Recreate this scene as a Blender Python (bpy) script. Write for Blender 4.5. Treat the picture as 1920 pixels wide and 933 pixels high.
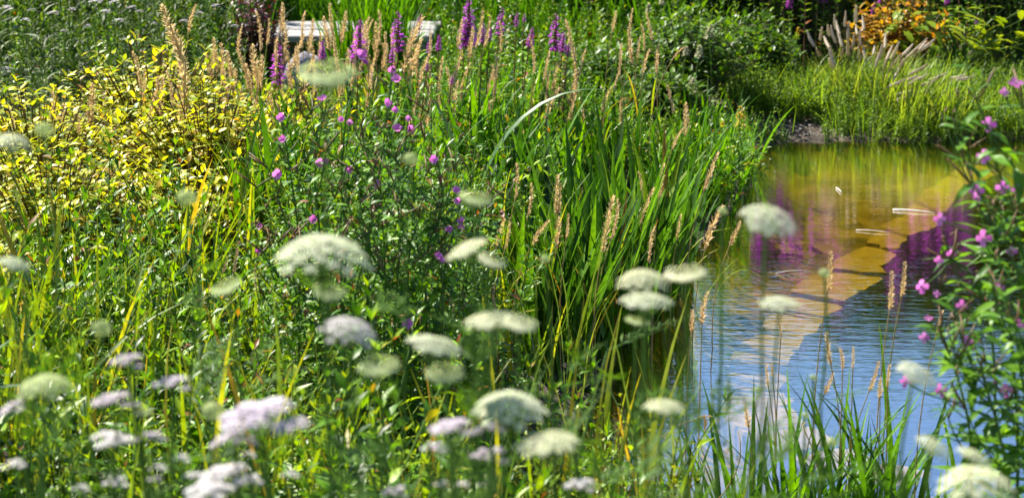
import bpy, math, random
import numpy as np
from mathutils import Vector, Matrix

random.seed(7); rng = np.random.default_rng(7)
for o in list(bpy.data.objects): bpy.data.objects.remove(o)
scene = bpy.context.scene
COL = scene.collection
R = math.radians
U = random.uniform

# ------------------------------------------------------------------ camera, sky, sun, exposure
CAM_H, PITCH, F = 1.8, R(14.0), 3583.1          # eye height over the water, tilt down, focal length in photo pixels
cam = bpy.data.cameras.new('camera'); camo = bpy.data.objects.new('camera', cam); COL.objects.link(camo)
camo.location = (0, 0, CAM_H); camo.rotation_euler = (math.pi/2 - PITCH, 0, 0)
cam.sensor_width = 36.0; cam.lens = 36.0*F/1920; cam.clip_start = 0.05; cam.clip_end = 2000
cam.dof.use_dof = True; cam.dof.focus_distance = 5.8; cam.dof.aperture_fstop = 5.8
scene.camera = camo

SUN_EL, SUN_AZ = R(50), R(-46)                  # azimuth measured from +Y towards +X
world = bpy.data.worlds.new('World'); scene.world = world; world.use_nodes = True
wn = world.node_tree.nodes; wl = world.node_tree.links
sky = wn.new('ShaderNodeTexSky'); sky.sky_type = 'NISHITA'; sky.sun_disc = False
sky.sun_elevation = SUN_EL; sky.sun_rotation = SUN_AZ; sky.ozone_density = 5.0; sky.air_density = 1.0; sky.dust_density = 0.0
wl.new(sky.outputs[0], wn['Background'].inputs[0]); wn['Background'].inputs[1].default_value = 0.068
sl = bpy.data.lights.new('sun', 'SUN'); so = bpy.data.objects.new('sun', sl); COL.objects.link(so)
sl.energy = 5.0; sl.angle = R(0.53); sl.color = (1.0, 0.94, 0.82)
sd = Vector((math.sin(SUN_AZ)*math.cos(SUN_EL), math.cos(SUN_AZ)*math.cos(SUN_EL), math.sin(SUN_EL)))
so.rotation_euler = sd.to_track_quat('Z', 'Y').to_euler()
vs = scene.view_settings
vs.view_transform = 'Standard'; vs.look = 'None'; vs.exposure = 1.8; vs.gamma = 1.0; vs.use_curve_mapping = False
scene.render.engine = 'CYCLES'
scene.cycles.transparent_max_bounces = 16; scene.cycles.max_bounces = 6; scene.cycles.diffuse_bounces = 1; scene.cycles.transmission_bounces = 2; scene.cycles.glossy_bounces = 3

# ------------------------------------------------------------------ projection helpers (photo pixel -> point in the place)
CP, SP = math.cos(PITCH), math.sin(PITCH)
def ray(px, py):
    u, v = (px-960)/F, -(py-466.5)/F
    return np.array((u, CP + v*SP, -SP + v*CP))
def at(px, py, Y):
    d = ray(px, py); return np.array((0, 0, CAM_H)) + d*(Y/d[1])
def atz(px, py, z):
    d = ray(px, py); return np.array((0, 0, CAM_H)) + d*((z-CAM_H)/d[2])
def proj(p):
    d = np.array(p, float) - (0, 0, CAM_H)
    f = d[1]*CP - d[2]*SP; v = d[1]*SP + d[2]*CP
    return 960 + F*d[0]/f, 466.5 - F*v/f

# ------------------------------------------------------------------ the lie of the land
POND = np.array([(-0.25,4.35),(0.12,5.0),(0.30,5.7),(0.50,6.6),(0.80,7.5),(1.08,8.4),(1.12,9.25),(1.45,9.5),(2.0,9.45),(2.7,9.55),
                 (3.6,9.9),(4.8,9.0),(5.0,6.5),(4.2,4.8),(2.4,4.25),(1.2,4.12),(0.4,4.1)])
# inner edge of the shallow shelf (deep basin), traced along the sunken stones
DEEP = [(1900,318),(1800,372),(1765,412),(1700,447),(1655,500),(1610,548),(1552,592),(1497,655),(1477,705),(1480,755),(1520,802),(1600,845),(1760,885)]
DEEP = np.array([atz(a, b, -0.06)[:2] for a, b in DEEP] + [(3.2, 4.7), (4.4, 5.6), (4.5, 8.0), (3.6, 9.2)])
def sdist(P, X, Y):
    """signed distance to polygon, negative inside"""
    X = np.asarray(X, float); Y = np.asarray(Y, float)
    best = np.full(X.shape, 1e9); ins = np.zeros(X.shape, bool)
    n = len(P)
    for i in range(n):
        ax, ay = P[i]; bx, by = P[(i+1) % n]
        t = np.clip(((X-ax)*(bx-ax)+(Y-ay)*(by-ay))/((bx-ax)**2+(by-ay)**2), 0, 1)
        best = np.minimum(best, np.hypot(X-ax-t*(bx-ax), Y-ay-t*(by-ay)))
        c = ((ay > Y) != (by > Y)) & (X < (bx-ax)*(Y-ay)/(by-ay+1e-12)+ax)
        ins ^= c
    return np.where(ins, -best, best)
def sm(a, b, x):
    t = np.clip((x-a)/(b-a), 0, 1); return t*t*(3-2*t)
def gz(X, Y):
    X = np.asarray(X, float); Y = np.asarray(Y, float)
    d = sdist(POND, X, Y); e = sdist(DEEP, X, Y)
    w = 0.02*np.sin(X*3.1+Y*1.7)+0.015*np.sin(X*7.3-Y*5.1)
    out = 0.01 + 0.12*sm(0, 0.9, d)*sm(10, 8.6, Y) + 0.04*sm(0, .5, d) + 0.20*sm(0, 1.5, d)*sm(5.5, 3.0, Y) + 0.40*sm(11, 17, Y) + w*sm(0, .6, d)
    ins = -0.13*sm(0, 0.25, -d) - 0.75*sm(-0.02, 0.55, -e) + 0.2*w
    return np.where(d > 0, out, ins)
def g1(x, y): return float(gz(np.array([x]), np.array([y]))[0])

def hv(X, Y, lo=.55, hi=1.2):
    """uneven height of the growth"""
    n = (np.sin(7*X+3*Y)+np.sin(-5*X+8*Y+1)+np.sin(11*X+2*Y+2)*np.sin(9*Y))/6+.5
    return lo+(hi-lo)*np.clip(n*1.3-.15, 0, 1)
# ------------------------------------------------------------------ mesh helpers
class MB:
    def __init__(s): s.v, s.f, s.m, s.n = [], [], [], 0
    def add(s, VF, m=0, M=None, t=None):
        V, Fc = VF[0], VF[1]
        if M is not None: V = V @ np.asarray(M).T
        if t is not None: V = V + np.asarray(t)
        s.v.append(V); s.f.append(np.asarray(Fc) + s.n)
        s.m.append(np.full(len(Fc), m) if np.isscalar(m) else np.asarray(m)); s.n += len(V); return s
    def get(s): return np.concatenate(s.v), np.concatenate(s.f), np.concatenate(s.m)
    def mesh(s, name, mats, smooth=True):
        V, Fc, M = s.get(); me = bpy.data.meshes.new(name)
        me.vertices.add(len(V)); me.vertices.foreach_set('co', V.astype(np.float32).ravel())
        me.loops.add(len(Fc)*3); me.loops.foreach_set('vertex_index', Fc.astype(np.int32).ravel())
        me.polygons.add(len(Fc)); me.polygons.foreach_set('loop_start', np.arange(len(Fc), dtype=np.int32)*3)
        for m in mats: me.materials.append(m)
        me.polygons.foreach_set('material_index', M.astype(np.int32))
        me.polygons.foreach_set('use_smooth', np.full(len(Fc), smooth))
        me.update(calc_edges=True); me.validate(); return me
    def build(s, name, mats, parent=None, smooth=True):
        if not isinstance(mats, (list, tuple)): mats = [mats]
        return link(name, s.mesh(name, mats, smooth), parent)
def link(name, data, parent=None, loc=None, rot=None, sc=None):
    o = bpy.data.objects.new(name, data); COL.objects.link(o)
    if parent is not None: o.parent = parent
    if loc is not None: o.location = loc
    if rot is not None:
        if isinstance(rot, (Matrix,)): o.rotation_euler = rot.to_euler()
        else: o.rotation_euler = rot
    if sc is not None: o.scale = (sc, sc, sc) if np.isscalar(sc) else sc
    return o
def tag(o, label=None, cat=None, group=None, kind=None):
    for k, v in (('label', label), ('category', cat), ('group', group), ('kind', kind)):
        if v: o[k] = v
    return o
def empty(name, loc):
    o = bpy.data.objects.new(name, None); COL.objects.link(o); o.location = loc; o.empty_display_size = .05; return o

def rotz(a): c, s = math.cos(a), math.sin(a); return np.array(((c,-s,0),(s,c,0),(0,0,1)))
def rotx(a): c, s = math.cos(a), math.sin(a); return np.array(((1,0,0),(0,c,-s),(0,s,c)))
def roty(a): c, s = math.cos(a), math.sin(a); return np.array(((c,0,s),(0,1,0),(-s,0,c)))
def tube(pts, r, n=5, cap=False):
    pts = np.asarray(pts, float); k = len(pts)
    r = np.full(k, r) if np.isscalar(r) else np.asarray(r)
    T = np.gradient(pts, axis=0); T /= np.linalg.norm(T, axis=1)[:, None]+1e-9
    ref = np.array((1., 0, 0)) if abs(T[:, 0]).mean() < .8 else np.array((0, 0, 1.))
    A = np.cross(T, ref); A /= np.linalg.norm(A, axis=1)[:, None]+1e-9; B = np.cross(T, A)
    a = np.arange(n)*2*math.pi/n
    V = (pts[:, None] + r[:, None, None]*(A[:, None]*np.cos(a)[None, :, None] + B[:, None]*np.sin(a)[None, :, None])).reshape(-1, 3)
    Fc = []
    for i in range(k-1):
        for j in range(n):
            p, q = i*n+j, i*n+(j+1) % n; Fc += [(p, q, q+n), (p, q+n, p+n)]
    if cap:
        for base, sgn in ((0, -1), ((k-1)*n, 1)):
            for j in range(1, n-1): Fc.append((base, base+j, base+j+1) if sgn > 0 else (base, base+j+1, base+j))
    return V, np.array(Fc)
def bez(a, b, c, n=7):
    t = np.linspace(0, 1, n)[:, None]; a, b, c = map(np.asarray, (a, b, c))
    return (1-t)**2*a + 2*t*(1-t)*b + t*t*c
def leaf(L, W, fold=.3, droop=.25, prof=((0,.06),(.28,.95),(.6,.85),(1,0)), wav=0):
    V, Fc = [], []; k = len(prof)
    for i, (t, w) in enumerate(prof):
        z = -droop*L*t*t; x = W/2*w
        V += [(-x, t*L, z+fold*x+U(-wav, wav)*W), (0, t*L, z), (x, t*L, z+fold*x+U(-wav, wav)*W)]
    for i in range(k-1):
        a = i*3
        for j in (0, 1): Fc += [(a+j, a+j+1, a+j+4), (a+j, a+j+4, a+j+3)]
    V = np.array(V, float); Fc = np.array(Fc)
    ok = [not (np.allclose(V[f[0]], V[f[1]]) or np.allclose(V[f[1]], V[f[2]]) or np.allclose(V[f[0]], V[f[2]])) for f in Fc]
    return V, Fc[ok]
def kite(L, W, fold=.3, droop=.3):
    V = np.array(((0,0,0), (-W/2, .45*L, fold*W/2-.1*droop*L), (0, .5*L, -.15*droop*L), (W/2, .45*L, fold*W/2-.1*droop*L), (0, L, -droop*L)))
    return V, np.array(((0,2,1),(0,3,2),(1,2,4),(2,3,4)))
def blade(L, W, lean, curl, n=6, fold=0.35, tw=0., kink=None):
    """a grass or iris leaf rooted at the origin, bending towards +Y"""
    V, Fc = [], []; y = z = 0.; ds = L/n
    for i in range(n+1):
        t = i/n; th = lean + curl*t**1.6
        if kink and t > kink[0]: th += kink[1]
        w = W/2*(min(1, .55+1.6*t))*(1-max(0, (t-.45)/.55)**1.7) if i < n else 0.0005
        c, s = math.cos(tw*t), math.sin(tw*t)
        V += [(-w*c, y - w*s - fold*w*math.cos(th), z+fold*w*math.sin(th)), (0, y, z), (w*c, y + w*s - fold*w*math.cos(th), z+fold*w*math.sin(th))]
        y += ds*math.sin(th); z += ds*math.cos(th)
    for i in range(n):
        a = i*3
        for j in (0, 1): Fc += [(a+j, a+j+1, a+j+4), (a+j, a+j+4, a+j+3)]
    return np.array(V, float), np.array(Fc)
def blade2(L, W, lean, curl, n=5):
    V, Fc = [], []; y = z = 0.; ds = L/n
    for i in range(n+1):
        t = i/n; th = lean + curl*t**1.6
        w = W/2*min(1, .55+1.6*t)*(1-max(0, (t-.45)/.55)**1.7) if i < n else 0.0004
        V += [(-w, y, z), (w, y, z)]; y += ds*math.sin(th); z += ds*math.cos(th)
    for i in range(n):
        a = i*2; Fc += [(a, a+1, a+3), (a, a+3, a+2)]
    return np.array(V, float), np.array(Fc)
def scatter(mb, temps, X, Y, Z, s, yaw, tilt=None, taz=None):
    """merge copies of the templates (V, F, m) into mb"""
    k = len(X); which = rng.integers(0, len(temps), k)
    tilt = np.zeros(k) if tilt is None else tilt; taz = np.zeros(k) if taz is None else taz
    for ti, T in enumerate(temps):
        I = np.nonzero(which == ti)[0]
        if not len(I): continue
        V, Fc, M = T
        cz, sz = np.cos(yaw[I]), np.sin(yaw[I])
        Rz = np.zeros((len(I), 3, 3)); Rz[:,0,0]=cz; Rz[:,0,1]=-sz; Rz[:,1,0]=sz; Rz[:,1,1]=cz; Rz[:,2,2]=1
        ax = np.stack((np.cos(taz[I]), np.sin(taz[I]), np.zeros(len(I))), 1); c, s_ = np.cos(tilt[I]), np.sin(tilt[I])
        K = np.zeros((len(I), 3, 3)); K[:,0,1]=-ax[:,2]; K[:,0,2]=ax[:,1]; K[:,1,0]=ax[:,2]; K[:,1,2]=-ax[:,0]; K[:,2,0]=-ax[:,1]; K[:,2,1]=ax[:,0]
        Rt = np.eye(3)[None] + s_[:,None,None]*K + (1-c)[:,None,None]*(K@K)
        Q = (Rt@Rz)*s[I][:,None,None]
        VV = np.einsum('kij,nj->kni', Q, V) + np.stack((X[I],Y[I],Z[I]),1)[:,None]
        FF = Fc[None] + (np.arange(len(I))*len(V))[:,None,None]
        mb.add((VV.reshape(-1,3), FF.reshape(-1,3)), np.tile(M, len(I)))
def field(x0, x1, y0, y1, dens, test=None):
    n = int((x1-x0)*(y1-y0)*dens); X = rng.uniform(x0, x1, n); Y = rng.uniform(y0, y1, n)
    k = (np.abs(X) < 0.34*Y+0.35)
    if test is not None: k &= test(X, Y)
    return X[k], Y[k]

# ------------------------------------------------------------------ materials
def mat(name):
    m = bpy.data.materials.new(name); m.use_nodes = True; nt = m.node_tree
    for n in list(nt.nodes): nt.nodes.remove(n)
    out = nt.nodes.new('ShaderNodeOutputMaterial'); return m, nt, out
def rnd(nt):
    g = nt.nodes.new('ShaderNodeNewGeometry'); oi = nt.nodes.new('ShaderNodeObjectInfo')
    a = nt.nodes.new('ShaderNodeMath'); a.operation = 'ADD'; nt.links.new(g.outputs['Random Per Island'], a.inputs[0]); nt.links.new(oi.outputs['Random'], a.inputs[1])
    b = nt.nodes.new('ShaderNodeMath'); b.operation = 'FRACT'; nt.links.new(a.outputs[0], b.inputs[0]); return b.outputs[0]
def ramp(nt, fac, cols):
    r = nt.nodes.new('ShaderNodeValToRGB'); el = r.color_ramp.elements
    while len(el) < len(cols): el.new(.5)
    for e, (p, c) in zip(el, cols): e.position = p; e.color = (*c, 1)
    nt.links.new(fac, r.inputs[0]); return r.outputs[0]
ALB = .66                                        # the photograph is exposed for the shade side: keep the true, darker leaf reflectances
def leafmat(name, cols, tr=.42, rough=.42, tint=(1.4, 1.25, .5), spec=.5, mottle=0):
    """a leaf: glossy reflecting side, plus light coming through the blade"""
    m, nt, out = mat(name)
    if len(cols[0]) != 2: cols = [(i/max(1, len(cols)-1), c) for i, c in enumerate(cols)]
    cols = [(p_, tuple(v_*ALB for v_ in c_)) for p_, c_ in cols]
    c = ramp(nt, rnd(nt), cols)
    tc = nt.nodes.new('ShaderNodeTexCoord'); nz = nt.nodes.new('ShaderNodeTexNoise'); nz.inputs['Scale'].default_value = 38 if not mottle else mottle
    nt.links.new(tc.outputs['Object'], nz.inputs['Vector'])
    mr = nt.nodes.new('ShaderNodeMapRange'); mr.inputs[1].default_value = .3; mr.inputs[2].default_value = .7; mr.inputs[3].default_value = .75; mr.inputs[4].default_value = 1.25
    nt.links.new(nz.outputs[0], mr.inputs[0])
    mm = nt.nodes.new('ShaderNodeVectorMath'); mm.operation = 'SCALE'; nt.links.new(c, mm.inputs[0]); nt.links.new(mr.outputs[0], mm.inputs['Scale'])
    p = nt.nodes.new('ShaderNodeBsdfPrincipled'); p.inputs['Roughness'].default_value = rough; p.inputs['Specular IOR Level'].default_value = spec*.75
    nt.links.new(mm.outputs[0], p.inputs['Base Color'])
    tm = nt.nodes.new('ShaderNodeVectorMath'); tm.operation = 'MULTIPLY'; tm.inputs[1].default_value = tint; nt.links.new(mm.outputs[0], tm.inputs[0])
    t = nt.nodes.new('ShaderNodeBsdfTranslucent'); nt.links.new(tm.outputs[0], t.inputs[0])
    x = nt.nodes.new('ShaderNodeMixShader'); x.inputs[0].default_value = tr
    nt.links.new(p.outputs[0], x.inputs[1]); nt.links.new(t.outputs[0], x.inputs[2]); nt.links.new(x.outputs[0], out.inputs[0])
    return m
def noisemat(name, cols, scale=8, rough=.9, bump=.4, bscale=40, detail=8, spec=.3, dist=.02):
    m, nt, out = mat(name); tc = nt.nodes.new('ShaderNodeTexCoord')
    nz = nt.nodes.new('ShaderNodeTexNoise'); nz.inputs['Scale'].default_value = scale; nz.inputs['Detail'].default_value = detail
    nt.links.new(tc.outputs['Object'], nz.inputs['Vector'])
    c = ramp(nt, nz.outputs[0], [(.3+.4*i/max(1, len(cols)-1), q) for i, q in enumerate(cols)])
    n2 = nt.nodes.new('ShaderNodeTexNoise'); n2.inputs['Scale'].default_value = bscale; n2.inputs['Detail'].default_value = 6; nt.links.new(tc.outputs['Object'], n2.inputs['Vector'])
    b = nt.nodes.new('ShaderNodeBump'); b.inputs['Strength'].default_value = bump; b.inputs['Distance'].default_value = dist; nt.links.new(n2.outputs[0], b.inputs['Height'])
    p = nt.nodes.new('ShaderNodeBsdfPrincipled'); p.inputs['Roughness'].default_value = rough; p.inputs['Specular IOR Level'].default_value = spec
    nt.links.new(c, p.inputs['Base Color']); nt.links.new(b.outputs[0], p.inputs['Normal']); nt.links.new(p.outputs[0], out.inputs[0])
    return m

G = dict(
 grass = leafmat('reed_grass_leaf', [(.02,.075,.003),(.055,.18,.003),(.17,.42,.004),(.09,.27,.003),(.022,.08,.003)], tr=.42, rough=.5, spec=.25),
 grassy = leafmat('yellowing_grass_leaf', [(0,(.13,.23,.008)),(.55,(.24,.36,.010)),(.86,(.38,.42,.015)),(.97,(.46,.34,.03)),(1,(.34,.16,.02))], tr=.47, spec=.4),
 iris = leafmat('iris_leaf', [(0,(.03,.10,.008)),(.6,(.07,.20,.009)),(.95,(.14,.33,.010)),(.985,(.2,.3,.012)),(1,(.30,.16,.03))], tr=.42, rough=.52, spec=.25),
 forb = leafmat('forb_leaf', [(0,(.018,.06,.003)),(.25,(.05,.15,.004)),(.6,(.16,.38,.005)),(.94,(.40,.58,.008)),(.97,(.38,.22,.02)),(1,(.3,.08,.02))], tr=.40, rough=.40, spec=.32),
 willow = leafmat('willowherb_leaf', [(0,(.04,.13,.005)),(.6,(.11,.29,.006)),(.94,(.21,.42,.008)),(.975,(.30,.16,.03)),(1,(.28,.07,.02))], tr=.42, rough=.42, spec=.35),
 herb = leafmat('right_willowherb_leaf', [(.06,.17,.012),(.12,.29,.014),(.20,.42,.016)], tr=.48, rough=.42, spec=.4),
 shade = leafmat('fine_herb_leaf', [(.02,.055,.005),(.055,.12,.008),(.13,.22,.014)], tr=.42, rough=.5, spec=.25),
 dark = leafmat('dark_leaf', [(.035,.09,.006),(.07,.155,.008),(.12,.24,.010)], tr=.38, rough=.5, spec=.25),
 mid = leafmat('far_shrub_leaf', [(.03,.09,.004),(.08,.19,.005),(.17,.32,.006)], tr=.42, rough=.42, spec=.35),
 gold = leafmat('golden_leaf', [(0,(.14,.28,.015)),(.22,(.40,.50,.015)),(.55,(.66,.66,.018)),(.88,(.86,.76,.02)),(.95,(.66,.48,.03)),(1,(.45,.24,.03))], tr=.48, rough=.42, tint=(1.25,1.2,.5), spec=.4),
 lime = leafmat('lime_leaf', [(.18,.31,.010),(.30,.42,.012),(.38,.44,.02)], tr=.47, spec=.35),
 orange = leafmat('orange_leaf', [(.50,.30,.012),(.60,.38,.015),(.58,.22,.02),(.42,.42,.015)], tr=.47, tint=(1.3,1.1,.5)),
 purple = leafmat('purple_leaf', [(.07,.012,.022),(.13,.025,.04),(.05,.03,.015)], tr=.35, tint=(1.5,.8,.9)),
 fine = leafmat('feathery_leaf', [(.045,.12,.012),(.08,.18,.016),(.12,.24,.02)], tr=.42, spec=.2, rough=.6),
 mound = leafmat('mound_leaf', [(.07,.18,.008),(.19,.36,.014),(.36,.54,.035)], tr=.5, rough=.45, spec=.3),
 moundy = leafmat('mound_yellow_grass', [(.17,.33,.02),(.27,.42,.035),(.40,.50,.06)], tr=.5, spec=.3),
 glau = leafmat('glaucous_leaf', [(.06,.15,.04),(.10,.2,.06)], tr=.3, rough=.45),
 stem = leafmat('green_stem', [(.08,.17,.02),(.12,.22,.03)], tr=.1, rough=.5, spec=.3),
 rstem = leafmat('reddish_stem', [(.16,.08,.03),(.22,.12,.05),(.12,.12,.03)], tr=.1, rough=.5, spec=.3),
 straw = leafmat('straw_stem', [(.48,.34,.12),(.38,.30,.09),(.28,.28,.06)], tr=.2, rough=.6),
 seed = leafmat('seed_tan', [(.86,.64,.33),(.95,.75,.43),(.74,.52,.24),(.92,.74,.48)], tr=.4, rough=.7, tint=(1.15,1.05,.8), spec=.2),
 seedg = leafmat('seed_grey_tan', [(.46,.32,.19),(.56,.42,.26),(.50,.36,.28)], tr=.35, rough=.7, tint=(1.2,1.1,.9), spec=.2),
 bristle = leafmat('bristle_cream', [(.68,.57,.42),(.76,.67,.53),(.60,.49,.34)], tr=.5, rough=.6, tint=(1.15,1.1,1)),
 white = leafmat('carrot_petal', [(.88,.93,.62),(.98,.99,.82),(.74,.84,.46)], tr=.35, rough=.6, tint=(1,1,.9), spec=.2),
 cream = leafmat('cream_petal', [(.95,.95,.60),(.99,.99,.74),(.84,.88,.50)], tr=.35, rough=.6, tint=(1,1,.85), spec=.2),
 greenish = leafmat('green_bud', [(.46,.60,.22),(.66,.76,.36),(.84,.90,.58)], tr=.35, rough=.6, tint=(1.1,1.1,.75), spec=.2),
 pink = leafmat('yarrow_petal', [(.80,.68,.82),(.88,.80,.88),(.70,.58,.72)], tr=.35, rough=.6, tint=(1,.95,1), spec=.2),
 pale = leafmat('yarrow_pale_petal', [(.86,.80,.84),(.93,.90,.90),(.78,.70,.76)], tr=.35, rough=.6, tint=(1,.97,.95), spec=.2),
 mauve = leafmat('yarrow_mauve_petal', [(.64,.54,.64),(.74,.66,.72),(.54,.47,.52)], tr=.35, rough=.6, tint=(1,.95,1), spec=.2),
 magenta = leafmat('willowherb_petal', [(1.0,.24,.78),(1.0,.36,.84),(.92,.18,.70)], tr=.5, rough=.5, tint=(1.15,1,1.15), spec=.2),
 violet = leafmat('loosestrife_petal', [(.82,.09,.88),(.92,.20,.95),(.70,.07,.82)], tr=.5, rough=.5, tint=(1.3,1,1.3), spec=.2),
 yellow = leafmat('yellow_petal', [(.82,.56,.02),(.85,.62,.03)], tr=.4, tint=(1.1,1,.6)),
 plume = leafmat('plume_cream', [(.70,.68,.44),(.78,.76,.56),(.6,.58,.34)], tr=.4, tint=(1.1,1.1,.8)),
 bark = noisemat('bark', [(.05,.035,.02),(.12,.09,.06)], 20, bscale=60),
)

# ------------------------------------------------------------------ ground, pond bed, water
def axis(segs):
    out = []
    for a, b, s in segs: out += list(np.arange(a, b, s))
    return np.array(out + [segs[-1][1]])
gx = axis([(-300,-40,65),(-40,-6,3.4),(-6,-2,.25),(-2,5.4,.05),(5.4,8,.26),(8,40,4),(40,300,65)])
gy = axis([(-300,-20,56),(-20,0,2),(0,3.6,.2),(3.6,10.6,.05),(10.6,20,.2),(20,60,4),(60,600,90)])
GX, GY = np.meshgrid(gx, gy); GZ = gz(GX, GY) + np.where((GX > -6) & (GX < 8) & (GY > 0) & (GY < 20), rng.normal(0, .006, GX.shape), 0)
nx, ny = len(gx), len(gy); idx = np.arange(nx*ny).reshape(ny, nx)
a, b, c, d = idx[:-1,:-1].ravel(), idx[:-1,1:].ravel(), idx[1:,1:].ravel(), idx[1:,:-1].ravel()
V = np.stack((GX.ravel(), GY.ravel(), GZ.ravel()), 1); Fc = np.concatenate((np.stack((a,b,c),1), np.stack((a,c,d),1)))
cen = V[Fc].mean(1); mi = np.zeros(len(Fc), int)
mi[(sdist(POND, cen[:,0], cen[:,1]) < -.01) & (cen[:,2] < -.03)] = 1; mi[(sdist(POND, cen[:,0], cen[:,1]) > 1.5)] = 3
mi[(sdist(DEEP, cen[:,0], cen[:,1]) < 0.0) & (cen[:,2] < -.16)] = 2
turf = noisemat('turf', [(.03,.05,.010),(.06,.10,.015),(.10,.13,.03)], 1.5, bump=.8, bscale=30)
soil = noisemat('soil', [(.018,.013,.008),(.04,.03,.02),(.075,.062,.045)], 9, bump=.8, bscale=30)
# pond bed: sandy shelf, colour darkened with depth for light the water absorbs, ragged edge
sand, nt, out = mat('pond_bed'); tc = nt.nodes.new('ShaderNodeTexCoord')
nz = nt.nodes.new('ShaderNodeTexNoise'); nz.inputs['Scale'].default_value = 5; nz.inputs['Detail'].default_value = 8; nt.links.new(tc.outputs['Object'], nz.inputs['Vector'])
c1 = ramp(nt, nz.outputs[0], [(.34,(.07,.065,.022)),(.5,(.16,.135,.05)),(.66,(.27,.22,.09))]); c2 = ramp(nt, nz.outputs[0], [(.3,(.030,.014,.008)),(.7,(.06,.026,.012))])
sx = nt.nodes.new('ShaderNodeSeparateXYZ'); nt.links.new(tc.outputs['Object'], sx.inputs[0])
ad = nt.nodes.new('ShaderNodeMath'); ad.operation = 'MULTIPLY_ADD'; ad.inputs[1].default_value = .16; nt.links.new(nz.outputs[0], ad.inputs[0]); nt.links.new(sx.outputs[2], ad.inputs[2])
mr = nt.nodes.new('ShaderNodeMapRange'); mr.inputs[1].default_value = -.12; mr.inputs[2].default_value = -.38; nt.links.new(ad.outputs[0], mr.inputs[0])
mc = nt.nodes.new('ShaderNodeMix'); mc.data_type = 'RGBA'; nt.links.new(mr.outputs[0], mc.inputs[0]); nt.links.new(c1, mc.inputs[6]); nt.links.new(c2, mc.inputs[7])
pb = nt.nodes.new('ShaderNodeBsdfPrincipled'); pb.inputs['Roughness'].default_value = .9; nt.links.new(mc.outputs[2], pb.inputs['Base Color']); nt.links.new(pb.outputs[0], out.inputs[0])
dimmed_bed = sand
mb = MB(); mb.add((V, Fc), mi); ground = mb.build('ground', [soil, sand, dimmed_bed, turf]); tag(ground, kind='structure')

m, nt, out = mat('pond_water')
tc = nt.nodes.new('ShaderNodeTexCoord')
def wave(sx, sy, scale, det, rz=0):
    mp = nt.nodes.new('ShaderNodeMapping'); mp.inputs['Scale'].default_value = (sx, sy, 1); mp.inputs['Rotation'].default_value = (0, 0, rz)
    nt.links.new(tc.outputs['Object'], mp.inputs[0]); n = nt.nodes.new('ShaderNodeTexNoise'); n.inputs['Scale'].default_value = scale; n.inputs['Detail'].default_value = det
    nt.links.new(mp.outputs[0], n.inputs['Vector']); return n.outputs[0]
def math_(op, a, b):
    n = nt.nodes.new('ShaderNodeMath'); n.operation = op
    for i, q in enumerate((a, b)):
        if isinstance(q, (int, float)): n.inputs[i].default_value = q
        else: nt.links.new(q, n.inputs[i])
    return n.outputs[0]
amp = wave(.5, 1.1, 1.1, 2)
h = math_('ADD', math_('MULTIPLY', wave(5, 17, 1.6, 2, .08), 1.0), math_('MULTIPLY', wave(9, 34, 2.6, 2, -.05), .5))
h = math_('MULTIPLY', h, math_('MAXIMUM', math_('SUBTRACT', math_('MULTIPLY', amp, 2.6), .55), .25))
bp = nt.nodes.new('ShaderNodeBump'); bp.inputs['Strength'].default_value = 1.0; bp.inputs['Distance'].default_value = .0012; nt.links.new(h, bp.inputs['Height'])
ge = nt.nodes.new('ShaderNodeNewGeometry'); dp = nt.nodes.new('ShaderNodeVectorMath'); dp.operation = 'DOT_PRODUCT'
nt.links.new(ge.outputs['Incoming'], dp.inputs[0]); nt.links.new(bp.outputs[0], dp.inputs[1])
cosi = math_('MINIMUM', math_('ABSOLUTE', dp.outputs['Value'], 0), 1.0)
fres = math_('ADD', math_('MULTIPLY', math_('POWER', math_('SUBTRACT', 1.0, cosi), 1.5), .97), .03)      # Schlick reflectance
gl = nt.nodes.new('ShaderNodeBsdfGlossy'); gl.inputs['Roughness'].default_value = .02; gl.inputs['Color'].default_value = (1,1,1,1); nt.links.new(bp.outputs[0], gl.inputs['Normal'])
tp = nt.nodes.new('ShaderNodeBsdfTransparent'); tp.inputs[0].default_value = (.86,.74,.24,1)
mx = nt.nodes.new('ShaderNodeMixShader'); nt.links.new(fres, mx.inputs[0]); nt.links.new(tp.outputs[0], mx.inputs[1]); nt.links.new(gl.outputs[0], mx.inputs[2]); nt.links.new(mx.outputs[0], out.inputs[0])
WATER = m
# the water sheet runs a little under the banks
Pw = POND + (POND-POND.mean(0))/np.linalg.norm(POND-POND.mean(0), axis=1)[:,None]*.12
mb = MB(); cw = np.array((1.9, 6.8)); Vw = np.array([(*cw, 0.0)] + [(*p, 0.0) for p in Pw]); n = len(Pw)
mb.add((Vw, np.array([(0, 1+i, 1+(i+1) % n) for i in range(n)]))); tag(mb.build('water', [WATER], smooth=False), kind='structure')

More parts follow.
